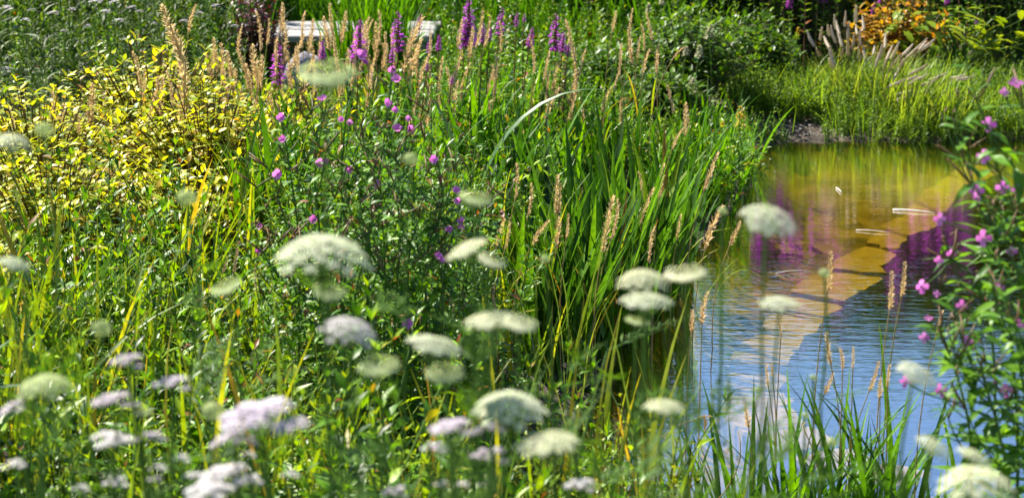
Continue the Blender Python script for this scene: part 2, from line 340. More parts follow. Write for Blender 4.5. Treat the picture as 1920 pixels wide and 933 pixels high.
# sunken stones along the edge of the shelf: (left, right) photo points of each joint between two stones
J = [((1822,303),(1885,322)),((1775,322),(1830,346)),((1745,345),(1805,371)),((1712,371),(1772,404)),((1688,400),(1752,430)),((1645,425),(1705,446)),((1618,452),(1688,470)),
     ((1578,474),(1655,500)),((1540,502),(1668,514)),((1505,517),(1618,544)),((1478,545),(1585,566)),((1450,572),(1552,592)),((1420,612),(1520,628)),((1385,645),(1492,660)),
     ((1362,688),(1478,692)),((1350,730),(1472,728)),((1352,775),(1484,757)),((1392,818),(1520,800)),((1470,858),(1580,836)),((1560,890),(1660,862)),((1680,915),(1760,884))]
stone_m = noisemat('stone', [(.28,.225,.10),(.37,.30,.14),(.44,.36,.18)], 9, rough=.8, bump=.35, bscale=35)
stones = []
for i in range(len(J)-1):
    q = np.array([atz(*J[i][0], -.05), atz(*J[i][1], -.05), atz(*J[i+1][1], -.05), atz(*J[i+1][0], -.05)])[:, :2]
    ce = q.mean(0); ring = []
    for k in range(4):                                   # slab outline, corners eased, edges uneven
        p0, p1 = q[k], q[(k+1) % 4]
        for t in (.12, .36, .64, .88): ring.append(p0*(1-t)+p1*t + rng.normal(0, .006, 2))
    ring = ce + (np.array(ring)-ce)*np.array((.97, .90)); n = len(ring)
    zt = -.05+U(-.012, .012); tip = rng.normal(0, .012, 2)
    lv = []
    for sc_, dz in ((.99, -.09), (1.0, -.012), (.965, 0.0)):
        rr = ce + (ring-ce)*sc_; lv.append(np.column_stack((rr, zt+dz+(rr-ce)@tip)))
    Vv = np.concatenate(lv+[np.array([(*ce, zt+.004)])]) ; Ff = []
    for l in (0, 1):
        for k in range(n):
            a_, b_ = l*n+k, l*n+(k+1) % n; Ff += [(a_, b_, b_+n), (a_, b_+n, a_+n)]
    Ff += [(2*n+k, 2*n+(k+1) % n, 3*n) for k in range(n)]
    base = np.array((*ce, zt-.09)); Vv = Vv-base
    # make faces look outwards
    mb = MB(); mb.add((Vv, np.array(Ff))); o = mb.build('sunken_stone', stone_m, smooth=False); o.location = base; stones.append((o, ce))
ORD = ['first','second','third','fourth','fifth','sixth','seventh','eighth','ninth','tenth','eleventh','twelfth','thirteenth','fourteenth','fifteenth','sixteenth','seventeenth','eighteenth','nineteenth','twentieth','twenty-first','twenty-second','twenty-third','twenty-fourth','twenty-fifth','twenty-sixth','twenty-seventh','twenty-eighth','twenty-ninth','thirtieth']
ORD += ['thirty-'+w for w in ORD[:9]] + ['fortieth'] + ['forty-'+w for w in ORD[:9]] + ['fiftieth']
for i, (o, ce) in enumerate(stones):
    tag(o, f'flat sandy stone under the water, {ORD[i]} along the curved row from the far end', 'stone', 'sunken stones along the pond shelf')
def label_row(objs, fmt, cat, group, key=0):
    """things nothing but their place tells apart: labelled in the order they stand from left to right"""
    for i, (o, p) in enumerate(sorted(objs, key=lambda q: q[1][key])):
        tag(o, fmt.format(o=ORD[i]), cat, group)
# ------------------------------------------------------------------ plant templates
Z3 = lambda T, m=0: (T[0], T[1], np.full(len(T[1]), m))
def place_leaf(az, el, roll=0.): return rotz(az) @ rotx(el) @ roty(roll)
def forb(h, pairs, L, W, el=(.2, .9), fine=False, wh=2, top=True, bend=.15, full=False):
    """a leafy stem: stem is material 0, leaves 1"""
    mb = MB(); bx, by = U(-bend, bend)*h, U(-bend, bend)*h
    P = bez((0,0,0), (0,0,h*.55), (bx,by,h), 5); mb.add(tube(P, np.linspace(.0035, .0012, 5), 3), 0)
    az = U(0, 6.28)
    for i in range(pairs):
        t = .18 + .82*(i+.5)/pairs; p = bez((0,0,0), (0,0,h*.55), (bx,by,h), 21)[int(t*20)]
        s = (1-.62*max(0, t-.45)/.55)*U(.8, 1.15)*(.7 if t < .3 else 1)
        for k in range(wh):
            M = place_leaf(az+k*2*math.pi/wh+U(-.3,.3), U(*el)+.35*t, U(-.4,.4))
            T = leaf(L*s, W*s, U(.15,.4), U(.1,.5)) if full else kite(L*s, W*s, U(.15,.4), U(.1,.5))
            mb.add(T, 1, M, p)
        az += math.pi/2 if wh == 2 else U(.5, 2.4)
    if top:
        for k in range(4): mb.add(kite(L*.4, W*.4, .3, .1), 1, place_leaf(az+k*1.57, U(.8,1.3)), P[-1])
    return mb.get()
def feather(L, W, n=11):
    """a finely cut leaf along +Y"""
    mb = MB(); mb.add((np.array(((-.0015,0,0),(.0015,0,0),(0,L,-.15*L))), np.array(((0,1,2),))), 0)
    for i in range(n):
        t = .15+.85*i/n; w = W/2*math.sin(math.pi*min(1, .2+.8*t))**.7*(1.1-t*.75)
        for s in (-1, 1):
            mb.add(kite(w, w*.16, .1, .2), 0, rotz(-s*U(.85,1.15)) @ rotx(U(-.1,.5)), (0, t*L, -.15*L*t*t))
            mb.add(kite(w*.5, w*.13, .1, .2), 0, rotz(-s*U(.3,.6)) @ rotx(U(-.1,.5)), (s*w*.35, t*L+.3*w, -.15*L*t*t))
    return mb.get()

# ------------------------------------------------------------------ the green mass nobody could count
def stuff(name, label, cat, mats, parts):
    mb = MB()
    for temps, X, Y, s, tilt in parts:
        k = len(X); s = s(X, Y) if callable(s) else s
        if not k: continue
        scatter(mb, temps, X, Y, gz(X, Y)-.005, rng.uniform(.7, 1.2, k)*s, rng.uniform(0, 6.283, k), np.abs(rng.normal(0, tilt, k)), rng.uniform(0, 6.283, k))
    return tag(mb.build(name, mats), label, cat, kind='stuff')
POUT = lambda d0: (lambda X, Y: sdist(POND, X, Y) > d0)
def grass_t(n, L, W, lean=(.03,.3), curl=(.2,1.1), m=0): return [Z3(blade2(U(*L), U(*W), U(*lean), U(*curl)), m) for _ in range(n)]

def mud(X, Y): return ((X-1.38)/.27)**2 + ((Y-9.60)/.21)**2 > 1      # bare muddy corner of the pond
# left meadow: leafy forbs and grasses between the flowers
f_small = [forb(U(.22,.36), random.randint(6,9), U(.045,.065), U(.014,.020)) for _ in range(10)]
f_big = [forb(U(.34,.52), random.randint(7,10), U(.07,.10), U(.020,.030)) for _ in range(10)]
f_round = [forb(U(.22,.36), random.randint(8,12), U(.022,.034), U(.014,.020), wh=2) for _ in range(8)]
def t_low(X, Y): return (sdist(POND, X, Y) > .02) & (Y < 4.9) & (X < .08*Y-.03)
def t_mid(X, Y): return (sdist(POND, X, Y) > .05) & (X < -.12+.10*(Y-4.5)) & (Y > 4.5) & ((X > -.75) | (Y < 5.75))
X1, Y1 = field(-1.7, .5, 3.0, 4.9, 330, t_low); X2, Y2 = field(-2.2, .5, 4.5, 6.7, 300, t_mid)
stuff('leafy_undergrowth', 'dense leafy green undergrowth filling the meadow on the left bank', 'undergrowth', [G['stem'], G['forb']],
      [(f_small+f_big[:4], X1, Y1, lambda X, Y: hv(X, Y), .22), (f_big, X2, Y2, lambda X, Y: .82*hv(X, Y, .6, 1.25), .22)])
X, Y = field(-.1, .55, 3.0, 4.2, 240, lambda X, Y: (sdist(POND, X, Y) > .0) & (X < .09*Y-.05))
X3, Y3 = field(-.25, .35, 3.7, 4.75, 420, lambda X, Y: (sdist(POND, X, Y) > -.04))
stuff('small_leaved_herbs', 'low herbs with small yellow green leaves at the near pond edge', 'undergrowth', [G['rstem'], G['lime']],
      [(f_round, X3, Y3, 1.0, .25), (f_round, X[::2], Y[::2], .8, .25)])
gs = grass_t(12, (.3,.55), (.006,.012)); gl_ = grass_t(10, (.45,.75), (.009,.018))
X4, Y4 = field(-1.7, .4, 3.2, 6.3, 170, lambda X, Y: (sdist(POND, X, Y) > 0) & ((Y < 5.5) | (X > -.8)))
stuff('yellow_green_grass', 'thin yellow green grass growing through the leafy meadow', 'grass', [G['grassy']],
      [(gs, X4, Y4, 1.0, .15)])
# broad reed grass in the middle, running down to the water
def t_reed(X, Y): return (sdist(POND, X, Y) > -.03) & ((Y > 7.6) | (X < -.32+.42*(Y-6))) & (X > -.95+.10*(Y-6)) & (X < 1.5) & mud(X, Y)
X5, Y5 = field(-1.1, 1.4, 5.9, 9.3, 430, t_reed)
gm = grass_t(24, (.38,.66), (.016,.034), (.02,.30), (.05,1.0))
hr = lambda X, Y: np.interp(Y, [6, 7.2, 8.4, 9.4], [.92, .72, .52, .44])*(hv(X, Y, .72, 1.25) if np.ndim(X) else 1)
X6, Y6 = field(-.9, 1.3, 6.0, 9.4, 260, t_reed)
stuff('reed_grass', 'dense sunlit green reed grass on the bank left of the water', 'grass', [G['grass']], [(gm, X5, Y5, hr, .14)])
stuff('bank_herbs', 'small leaved green herbs growing among the reed grass', 'undergrowth', [G['stem'], G['forb']], [(f_big, X6, Y6, hr, .2)])
# far left: dark fine-leaved growth, and tall grass behind
f_dark = [forb(U(.4,.75), random.randint(14,20), U(.05,.11), U(.010,.026), wh=random.choice((2,3)), el=(.2,1.0)) for _ in range(14)]
X, Y = field(-3.6, -.6, 8.4, 12.5, 120, lambda X, Y: (X < -.6-.05*(Y-8)) & ((Y < 8.9) | (X < -1.42)))
stuff('dark_fine_herbs', 'dark green fine leaved growth behind the golden shrubs', 'undergrowth', [G['stem'], G['shade']], [(f_dark, X, Y, lambda X, Y: np.interp(Y, [8.4,10.5,12.5], [.55,.85,1.15])*rng.choice([.5,.9,1.3], len(X))*(1+.3*np.sin(X*5+Y*4)), .2)])
X, Y = field(-1.6, 1.0, 9.0, 13.0, 420); gf = grass_t(16, (.5,.9), (.010,.018), (.02,.3), (.1,1.2))
k = ~((X > -1.45) & (X < -.40) & (Y > 10.6) & (Y < 11.75)) & ~((X > -1.3) & (X < -.95) & (Y > 9.5) & (Y < 11.75))
stuff('tall_back_grass', 'tall green grass at the top of the picture around the pale boards', 'grass', [G['grass']], [(gf, X[k], Y[k], lambda X, Y: np.interp(Y, [9,10.7,11.4,13], [.42,.45,.9,1.1])*hv(X, Y, .6, 1.15), .2)])
f_back = [forb(U(.35,.6), random.randint(12,18), U(.045,.08), U(.012,.022)) for _ in range(10)]
X, Y = field(-.4, 1.3, 9.2, 12.4, 130, lambda X, Y: sdist(POND, X, Y) > .3); Xl, Yl = field(-4, -1.42, 9.2, 12.5, 60)
stuff('back_herbs', 'mixed leafy green herbs at the top of the picture', 'undergrowth', [G['stem'], G['forb']], [(f_back, X, Y, lambda X, Y: np.interp(Y, [9.2,10.7,12], [.55,.8,1.1])*hv(X, Y, .6, 1.3), .2), (f_back, Xl, Yl, lambda X, Y: hv(X, Y, .6, 1.4), .2)])
# mound on the far bank
hm = lambda X, Y: np.interp(Y, [9.35,9.6,10.0,10.6,11], [.85,1.0,1.22,.9,.6])*hv(X, Y, .8, 1.15)
f_mound = [forb(U(.14,.25), random.randint(7,10), U(.022,.036), U(.006,.010), wh=3) for _ in range(8)]
def t_mound(X, Y): return (sdist(POND, X, Y) > -.07) & mud(X, Y) & (X > 1.15)
X, Y = field(1.15, 3.8, 9.35, 10.9, 1100, t_mound)
Xg, Yg = field(1.9, 3.8, 9.6, 11.2, 600, lambda X, Y: t_mound(X, Y) & (X+.6*(Y-10) > 2.1))
stuff('bank_cover', 'fine leaved green plants mounding over the far bank of the pond', 'undergrowth', [G['stem'], G['mound']], [(f_mound, X, Y, hm, .3)])
gfi = grass_t(14, (.14,.26), (.003,.006), (.05,.5), (.3,1.4))
stuff('bank_grass', 'fine pale yellow green grass on the right of the far bank', 'grass', [G['moundy']], [(gfi, Xg, Yg, hm, .3)])
Xh, Yh = field(1.2, 3.8, 9.38, 11.0, 1100, t_mound)
stuff('mound_grass', 'fine bright green grass covering the rounded far bank down to the water', 'grass', [G['mound']], [(gfi, Xh, Yh, hm, .35)])
X, Y = field(-4.5, 5.5, 12.2, 17.5, 60, lambda X, Y: sdist(POND, X, Y) > 1); Xr, Yr = field(.6, 4.6, 10.4, 12.6, 170, lambda X, Y: (Y > 11.4) | (X < 1.6))
f_tall = [forb(U(.5,.8), random.randint(14,20), U(.06,.09), U(.014,.024)) for _ in range(8)]
stuff('rear_undergrowth', 'leafy green growth filling the ground behind the far bank', 'undergrowth', [G['stem'], G['mid']], [(f_tall, X, Y, 1.25, .15), (f_tall, Xr, Yr, .5, .15)])
# leafy body of the willowherb thicket in the middle
f_wil = [forb(U(.55,.80), random.randint(18,24), U(.065,.09), U(.018,.025), el=(0,.7)) for _ in range(10)]
X, Y = field(-.62, .02, 4.15, 5.3, 190, lambda X, Y: (X > -.13*Y-.02) & (X < -.005*Y))
stuff('willowherb_leaves', 'dark green willowherb leaves massed below the pink flowers', 'undergrowth', [G['stem'], G['willow']], [(f_wil, X, Y, lambda X, Y: 1.0-.45*np.abs((X+.29)/.33)**2, .12)])
# tall grass hiding the middle of the boards
X, Y = field(-1.05, -.5, 10.3, 10.75, 2600, lambda X, Y: np.abs(X+.76) < .18)
stuff('board_side_grass', 'tuft of tall grass hiding the middle of the pale boards', 'grass', [G['grass']], [(gf, X, Y, .82, .10)])
X, Y = field(-1.5, .2, 10.2, 10.75, 160, lambda X, Y: (X > -.95) | (X < -1.32))
stuff('board_front_grass', 'low grass in front of the pale boards', 'grass', [G['grass']], [(gf, X, Y, lambda X, Y: np.where(X > -.56, .6, .42), .2)])
# blurred feathery leaves of the carrots and yarrows close to the lens
fe = [tuple(feather(U(.10,.17), U(.05,.08))) for _ in range(8)]
def fstem(h):
    mb = MB(); P = bez((0,0,0), (U(-.03,.03),U(-.03,.03),h*.6), (U(-.06,.06),U(-.06,.06),h), 6); mb.add(tube(P, np.linspace(.003,.0015,6), 4), 0)
    for i in range(1, 6):
        for _ in range(2):
            T = random.choice(fe); mb.add(T, 1, rotz(U(0,6.28)) @ rotx(U(.2,1.0))*U(.7,1.1), P[i]+(0,0,U(-.05,.05)))
    return mb.get()
ff = [fstem(U(.42,.62)) for _ in range(10)]
X, Y = field(-.9, .18, 1.75, 3.1, 17)
stuff('feathery_leaves', 'blurred feathery grey green leaves along the bottom edge', 'undergrowth', [G['stem'], G['fine']], [(ff, X, Y, 1.0, .12)])

# ------------------------------------------------------------------ shrubs, leaf by leaf
def leafset(mname, W, n=5, fold=.3, droop=(.15,.45)):
    return [MB().add(leaf(1.0, W*U(.9,1.1), U(.15,.4), U(*droop), wav=.06)).mesh('leaf', [G[mname]]) for _ in range(n)], [Z3(leaf(1.0, W, U(.15,.4), U(*droop))) for _ in range(4)]
def put_leaf(me, parent, p, M, s, name='leaf'):
    A = Matrix(np.asarray(M).tolist()); return link(name, me, parent, p, A, s)
def bush(name, x, y, r, h, ntwig, lpt, L, W, mname, parts=0, label='', cat='shrub', group=None, flat=.5, stem='bark', ry=None, zoff=0):
    z0 = g1(x, y)-.01+zoff; E = empty(name, (x, y, z0)); tag(E, label, cat, group); ry = ry or r
    br = MB(); leaves = []
    for _ in range(ntwig):
        a = U(0, 6.283); q = math.sqrt(U(0, 1)); ex, ey = r*q*math.cos(a), ry*q*math.sin(a)
        ez = h*(flat+(1-flat)*math.sqrt(max(0, 1-q*q)))*U(.68, 1.06)
        P = bez((ex*.12, ey*.12, 0), (ex*.45, ey*.45, ez*.65), (ex, ey, ez), 13); br.add(tube(P[::3], np.linspace(.006, .0015, 5)*(.6+h), 3))
        az = U(0, 6.28); n = max(1, lpt//2)
        for i in range(n):
            t = .45+.55*i/max(1, n-1) if n > 1 else 1; p = P[int(t*12)]
            for k in (0, 1):
                s = L*U(.75, 1.2)*(.65+.35*(1-abs(t-.75)))
                leaves.append((p, place_leaf(az+k*math.pi+U(-.4,.4), U(-.15,.75)+(.5 if i == n-1 else 0), U(-.4,.4)), s))
            az += 1.4+U(-.3,.3)
    br.build('branches', G[stem], E)
    meshes, T = leafset(mname, W/L)
    if parts:
        leaves.sort(key=lambda q: q[0][1]*.55 - q[0][2])
        for p, M, s in leaves[:parts]: put_leaf(random.choice(meshes), E, p, M, s)
    rest = leaves[parts:]
    if rest:
        fo = MB()
        for p, M, s in rest: fo.add(random.choice(T), 0, M*s, p)
        o = fo.build('foliage', G[mname], E)
        if parts: o['kind'] = 'stuff'
    return E
GS = 'golden shrubs on the left'
for (x, y, r, h, nt_, lp, pr, lb) in [
    (-1.72, 6.75, .42, .60, 200, 12, 280, 'golden leaved shrub at the far left edge of the picture'),
    (-1.42, 7.45, .40, .64, 200, 12, 280, 'tallest golden shrub with greenish tips, against the dark growth behind'),
    (-1.10, 6.75, .42, .56, 200, 12, 280, 'golden shrub crossed by many tan grass heads'),
    (-.86, 7.35, .34, .50, 150, 12, 220, 'golden shrub at the right end of the golden thicket'),
    (-1.50, 6.05, .38, .50, 190, 12, 280, 'low bright yellow shrub in front of the golden thicket at left'),
    (-1.05, 6.05, .34, .46, 150, 12, 220, 'low yellow shrub at the lower right of the golden thicket'),
    (-1.62, 5.35, .34, .40, 110, 10, 160, 'lowest yellow shrub at the left edge, mixed with reeds')]:
    bush('golden_shrub', x, y, r*1.05, h*.92, int(nt_*1.15), lp+2, .044, .019, 'gold', pr, lb, 'shrub', GS, stem='rstem', flat=.35)
bush('orange_shrub', *at(1690, 60, 10.95)[:2], .36, .50, 130, 12, .055, .024, 'orange', 200, 'orange and yellow leaved shrub at the top right behind the fountain grass', stem='rstem')
bush('purple_shrub', *at(482, 70, 10.4)[:2], .20, .60, 80, 14, .045, .016, 'purple', 0, 'dark purple leaved shrub behind the tan grass heads', stem='rstem')
SH = [(1150,120,9.6,.34,.44,'mid','leafy green shrub right of the tallest purple spikes'),
      (1290,110,9.9,.38,.54,'mid','dark green shrub with cream plumes at the top right of centre'),
      (1400,100,10.6,.3,.45,'mid','leafy green shrub left of the fountain grass'),
      (1235,200,9.0,.26,.34,'dark','dark low shrub above the reeds at the water'),
      (1500,20,11.8,.5,.9,'mid','bright green bush behind the fountain grass at the top'),
      (1330,10,12.2,.6,1.15,'mid','tall green bush at the top edge right of centre'),
      (1120,5,12.2,.6,1.05,'mid','tall dark green bush at the top edge near the middle'),
      (1865,70,11.9,.42,.75,'dark','dark green bush in the top right corner'),
      (1790,5,13.0,.6,1.3,'mid','tall green bush behind the lime leaved plant'),
      (1600,-10,13.2,.7,1.35,'mid','tall green bush behind the orange shrub')]
for px, py, Y, r, h, mn, lb in SH:
    x, y = at(px, py, Y)[:2]
    bush('leafy_shrub', x, y, r, h, 150, 14, .065, .024, mn, 60 if Y < 11 else 0, lb, 'shrub', 'green shrubs behind the pond')
for px, Y, h, lb in [(1980,13.4,2.1,'broad green bush beyond the top right corner'),(1720,13.6,2.1,'broad green bush beyond the orange shrub'),(1230,13.8,1.9,'broad green bush beyond the tall dark bush'),(1480,13.5,2.05,'broad green bush beyond the top edge, right of centre'),(700,14.8,1.3,'broad green bush beyond the top edge, left of centre'),(150,14.2,1.25,'broad green bush beyond the top left corner')]:
    x, y = at(px, 0, Y)[:2]; bush('leafy_shrub', x, y, .85, h, 460, 18, .13, .055, 'mid', 0, lb, 'shrub', 'green shrubs behind the pond', flat=.8)
# lime-leaved plant with big cut leaves
p = at(1805, 95, 10.75); E = empty('lime_leaved_plant', (p[0], p[1], g1(p[0], p[1]))); tag(E, 'low plant with large lime green leaves below the orange shrub', 'plant')
me = [MB().add(leaf(1.0, .55, .2, U(.2,.5), prof=((0,.05),(.2,.7),(.35,.55),(.5,1),(.65,.6),(.8,.7),(1,0)))).mesh('leaf', [G['lime']]) for _ in range(3)]
sb = MB()
for i in range(70):
    a = U(0, 6.283); q = math.sqrt(U(0,1)); q3 = np.array((.38*q*math.cos(a), .28*q*math.sin(a), U(.22,.42)))
    sb.add(tube(bez((0,0,0), q3*(.3,.3,.8), q3, 4), .003, 3)); put_leaf(random.choice(me), E, q3, place_leaf(a+U(-.6,.6), U(-.3,.4)), U(.08,.14))
sb.build('stems', G['stem'], E)

# ------------------------------------------------------------------ tufts of broad blades: every blade a part
BL = {}
def blades(mname, n=10, W=.02, L=(.9,1.1), lean=(.02,.3), curl=(.1,1.0)):
    k = (mname, W)
    if mname == 'iris': lean, curl = (.01,.12), (.02,.5)
    if k not in BL: BL[k] = [MB().add(blade(U(*L), W*U(.8,1.2), U(*lean), U(*curl), 7, tw=U(-.6,.6))).mesh('blade', [G[mname]]) for _ in range(n)]
    return BL[k]
def tuft(name, x, y, n, L, W, mname, spread=.06, fan=None, zoff=0., lean=.22, cat='grass tuft', group=None, label=None, face=None):
    E = empty(name, (x, y, max(g1(x, y), -.13)-.01+zoff)); M = blades(mname, 10, W)
    for i in range(n):
        a = U(0, 6.283) if face is None else random.gauss(face, .9)
        q = (U(-spread, spread), U(-spread, spread), 0)
        Rm = rotz(U(0, 6.283)) if random.random() < .25 else rotz(-a+math.pi/2*0)
        T = rotx(-abs(random.gauss(0, lean))) ; put_leaf(random.choice(M), E, q, rotz(a) @ T, L*U(.6, 1.1), 'blade')
    return tag(E, label, cat, group)
# iris clumps at the waterside
irises = []
for px, Yd, n, L in [(1010,5.62,22,.52),(1045,5.55,20,.5),(1120,5.8,22,.6),(1180,6.05,22,.56),(1225,6.35,24,.6),(970,5.7,18,.5),(1060,6.1,22,.64),(1270,6.85,20,.56),(1080,5.75,26,.60),(1150,5.95,26,.62),(1205,6.2,24,.60),(1250,6.55,24,.58),(1000,6.0,18,.55),(1110,6.35,20,.62),(1170,6.7,20,.62)]:
    x = (px-960)/F*Yd*1.02; E = tuft('iris_clump', x, Yd, int(n*1.2), L*.92, .052, 'iris', .08, lean=.2); irises.append((E, proj(E.location)))
label_row(irises, '{o} clump of dark sword shaped iris leaves from the left, at the water edge', 'iris', 'iris clumps at the water edge')
# reed tufts on the bank in the middle
reeds = []
for i in range(24):
    Yd = U(6.2, 8.9); lo = -.85+.12*(Yd-6); hi = np.interp(Yd, [5.7,6.6,7.5,8.4,9.2], [.28,.48,.78,1.05,1.1]); x = U(lo, hi)
    E = tuft('reed_tuft', x, Yd, 9, U(.6,.8)*float(hr(0, Yd)), .034, 'grass', .07, lean=.2); reeds.append((E, proj(E.location)))
label_row(reeds, 'tuft of broad bright green reed blades, {o} from the left on the middle bank', 'reed tuft', 'reed tufts on the middle bank')
# reeds along the hanging edge by the far corner of the grass
edge = []
for px, Yd in [(1290,7.25),(1325,7.6),(1355,7.9),(1385,8.2),(1300,7.55),(1350,8.3)]:
    E = tuft('reed_tuft', (px-960)/F*Yd*1.02-.08, Yd, 11, U(.42,.6), .030, 'grass', .06, lean=.2); edge.append((E, proj(E.location)))
label_row(edge, 'reed tuft hanging over the water, {o} from the left on the bank corner', 'reed tuft', 'reed tufts over the water')
# yellowing blades on the left
ylw = []
for px, py in [(30,620),(75,640),(110,560),(150,560),(215,560),(270,520),(315,520),(350,430),(420,380),(445,330),(20,760),(90,800),(300,640),(480,360),(155,700),(410,720),(235,660)]:
    p = atz(px, py+90, .32); E = tuft('yellowing_reed', p[0], p[1], 7, U(.46,.64), .032, 'grassy', .05, lean=.2); ylw.append((E, proj(p)))
label_row(ylw, 'tuft of yellowing green reed blades, {o} from the left in the left meadow', 'reed tuft', 'yellowing reeds in the left meadow')
# young reeds standing in the near water
near = []
for px, Yd, n, L in [(1235,4.25,7,.42),(1300,4.3,9,.38),(1345,4.2,8,.42),(1405,4.35,9,.46),(1460,4.25,10,.50),(1505,4.3,10,.50),(1550,4.2,10,.46),(1590,4.35,9,.52),(1630,4.2,10,.46),(1680,4.3,10,.52),(1725,4.25,9,.50),(1770,4.3,6,.42),(1170,4.3,6,.40)]:
    E = tuft('young_reed', (px-960)/F*Yd*1.06, Yd, int(n*1.9), L*1.05, .030, 'grass', .075, lean=.2, zoff=.0); near.append((E, proj(E.location)))
label_row(near, 'fresh green reed tuft before the blue water, {o} from the left', 'reed tuft', 'young reeds at the near water edge')
# two long arching blades in the middle, and the broad glaucous leaf at the left
def single(name, label, L, W, pos, az, lean, curl, mname, cat='grass blade'):
    E = empty(name, pos); tag(E, label, cat)
    MB().add(blade(L, W, lean, curl, 12, tw=.5), 0, rotz(az)).build('blade', G[mname], E)
    MB().add(blade(L*.7, W*.8, lean*.6, curl*.4, 9, tw=-.4), 0, rotz(az+2.4)).build('blade', G[mname], E); return E
def onground(px, py, Y): p = at(px, py, Y); return (p[0], p[1], g1(p[0], p[1])-.01)
single('arching_reed', 'long reed blade arching to the right in the middle of the green bank', .95, .030, onground(880,300,6.6), -1.45, .1, 2.0, 'glau')
single('arching_reed', 'long reed blade arching to the left in the middle of the green bank', .85, .030, onground(985,300,6.7), 1.4, .2, 1.7, 'glau')
single('broad_reed', 'broad grey green reed leaf bending over at the left of the meadow', .72, .055, onground(150,520,4.9), 1.5, .2, 1.9, 'glau')
# ------------------------------------------------------------------ pale boards and a boulder at the back
board_m = noisemat('weathered_board', [(.15,.145,.14),(.24,.23,.22),(.31,.30,.29)], 14, rough=.7, bump=.3, bscale=25)
def box(sx, sy, sz, bev=.006):
    x, y, z, b = sx/2, sy/2, sz/2, bev
    V = []; 
    for dz, k in ((-z, b), (-z+b, 0), (z-b, 0), (z, b)): V += [(-x+k,-y+k,dz),(x-k,-y+k,dz),(x-k,y-k,dz),(-x+k,y-k,dz)]
    Fc = [(0,2,1),(0,3,2),(12,13,14),(12,14,15)]
    for l in range(3):
        for j in range(4): a, b2 = l*4+j, l*4+(j+1) % 4; Fc += [(a,b2,b2+4),(a,b2+4,a+4)]
    return np.array(V, float), np.array(Fc)
p = at(668, 46, 11.3); E = empty('boardwalk', (p[0], p[1], g1(p[0], p[1])))
tag(E, 'low walkway of pale weathered boards behind the grass at the top', 'boardwalk')
bz = p[2]-E.location.z-.02
for i in range(5): 
    o = MB().add(box(.94+U(-.03,.03), .125, .04)).build('board', board_m, E, smooth=False); o.location = (U(-.015,.015), -.28+i*.135, bz-.02+U(-.003,.003)); o.rotation_euler.z = U(-.01,.01)
for sx in (-.4, .4):
    o = MB().add(box(.07, .62, .06)).build('bearer', board_m, E, smooth=False); o.location = (sx, 0, bz-.075)
    for sy in (-.25, .25): o = MB().add(box(.07, .07, max(.08, bz-.1))).build('post', board_m, E, smooth=False); o.location = (sx, sy, (bz-.1)/2-.01)
def rock(name, pos, sx, sy, sz, m, label):
    n, k = 14, 9; V, Fc = [], []
    ph = [U(0, 6.28) for _ in range(6)]
    for i in range(k+1):
        th = math.pi*i/k
        for j in range(n):
            a = 2*math.pi*j/n; w = 1+.13*math.sin(2*a+ph[0])+.09*math.sin(3*a+ph[1]+th*2)+.07*math.sin(5*th+ph[2])
            V.append((sx*w*math.sin(th)*math.cos(a), sy*w*math.sin(th)*math.sin(a), sz*math.cos(th)*(1+.08*math.sin(a*2+ph[3]))))
    for i in range(k):
        for j in range(n): a, b2 = i*n+j, i*n+(j+1) % n; Fc += [(a, a+n, b2+n), (a, b2+n, b2)]
    o = MB().add((np.array(V), np.array(Fc))).build(name, m); o.location = pos; return tag(o, label, 'rock')
grey = noisemat('grey_rock', [(.10,.09,.10),(.2,.18,.19),(.30,.28,.28)], 12, bump=.7, bscale=30)
p = at(572, 125, 9.4); rock('boulder', (p[0], p[1], p[2]-.03), .10, .10, .10, grey, 'dark grey boulder among the tan grass heads near the top')
MBp = MB()                                               # dry washed-up litter on the muddy corner
for _ in range(230):
    x, y = random.gauss(1.42, .13), random.gauss(9.60, .10)
    if sdist(POND, np.array([x]), np.array([y]))[0] < .0: continue
    L = U(.01,.05); MBp.add(kite(L, L*U(.15,.5), .3, .1), 0, rotz(U(0,6.28)) @ rotx(U(-.2,.4)), (x, y, g1(x,y)+U(.004,.02)))
litter = leafmat('litter', [(.08,.06,.05),(.16,.13,.11),(.34,.31,.28),(.05,.04,.03)], tr=.05, rough=.7)
tag(MBp.build('shore_litter', litter), 'dry grey plant litter on the dark muddy shore', 'litter', kind='stuff')

# ------------------------------------------------------------------ grass stalks with seed heads
def seedhead(n, rad, bend, loose=0., mat_i=0):
    """unit length along +Z, bending to +X"""
    mb = MB()
    ax = lambda t: np.array((bend*t*t, 0, t*(1-.25*bend*bend*t)))
    mb.add(tube([ax(t) for t in np.linspace(0, 1, 6)], np.linspace(rad*.5, rad*.15, 6), 5), mat_i)
    for i in range(n):
        t = (i+U(0,1))/n; w = rad*(min(1, .45+2.2*t))*(1-max(0,(t-.55)/.45)**1.8*.75); a = U(0, 6.283)
        L = U(.05,.085)*(1+loose*2*(1-t))
        off = np.array((math.cos(a), math.sin(a), 0))*w*U(.25,.85)*(1+loose)
        mb.add(kite(L, L*.42, .5, .1), mat_i, rotz(a-math.pi/2) @ rotx(R(58)+U(-.3,.3)), ax(t)*(1,1,.94)+off)
    return mb
SHM = {}
for mn in ('seed', 'seedg'):
    SHM[mn] = [seedhead(130, .050, b_, l_).mesh('seed_head', [G[mn]]) for b_, l_ in ((.0,0),(.08,.1),(.18,0),(-.1,.25),(.02,.5),(.35,.1))]
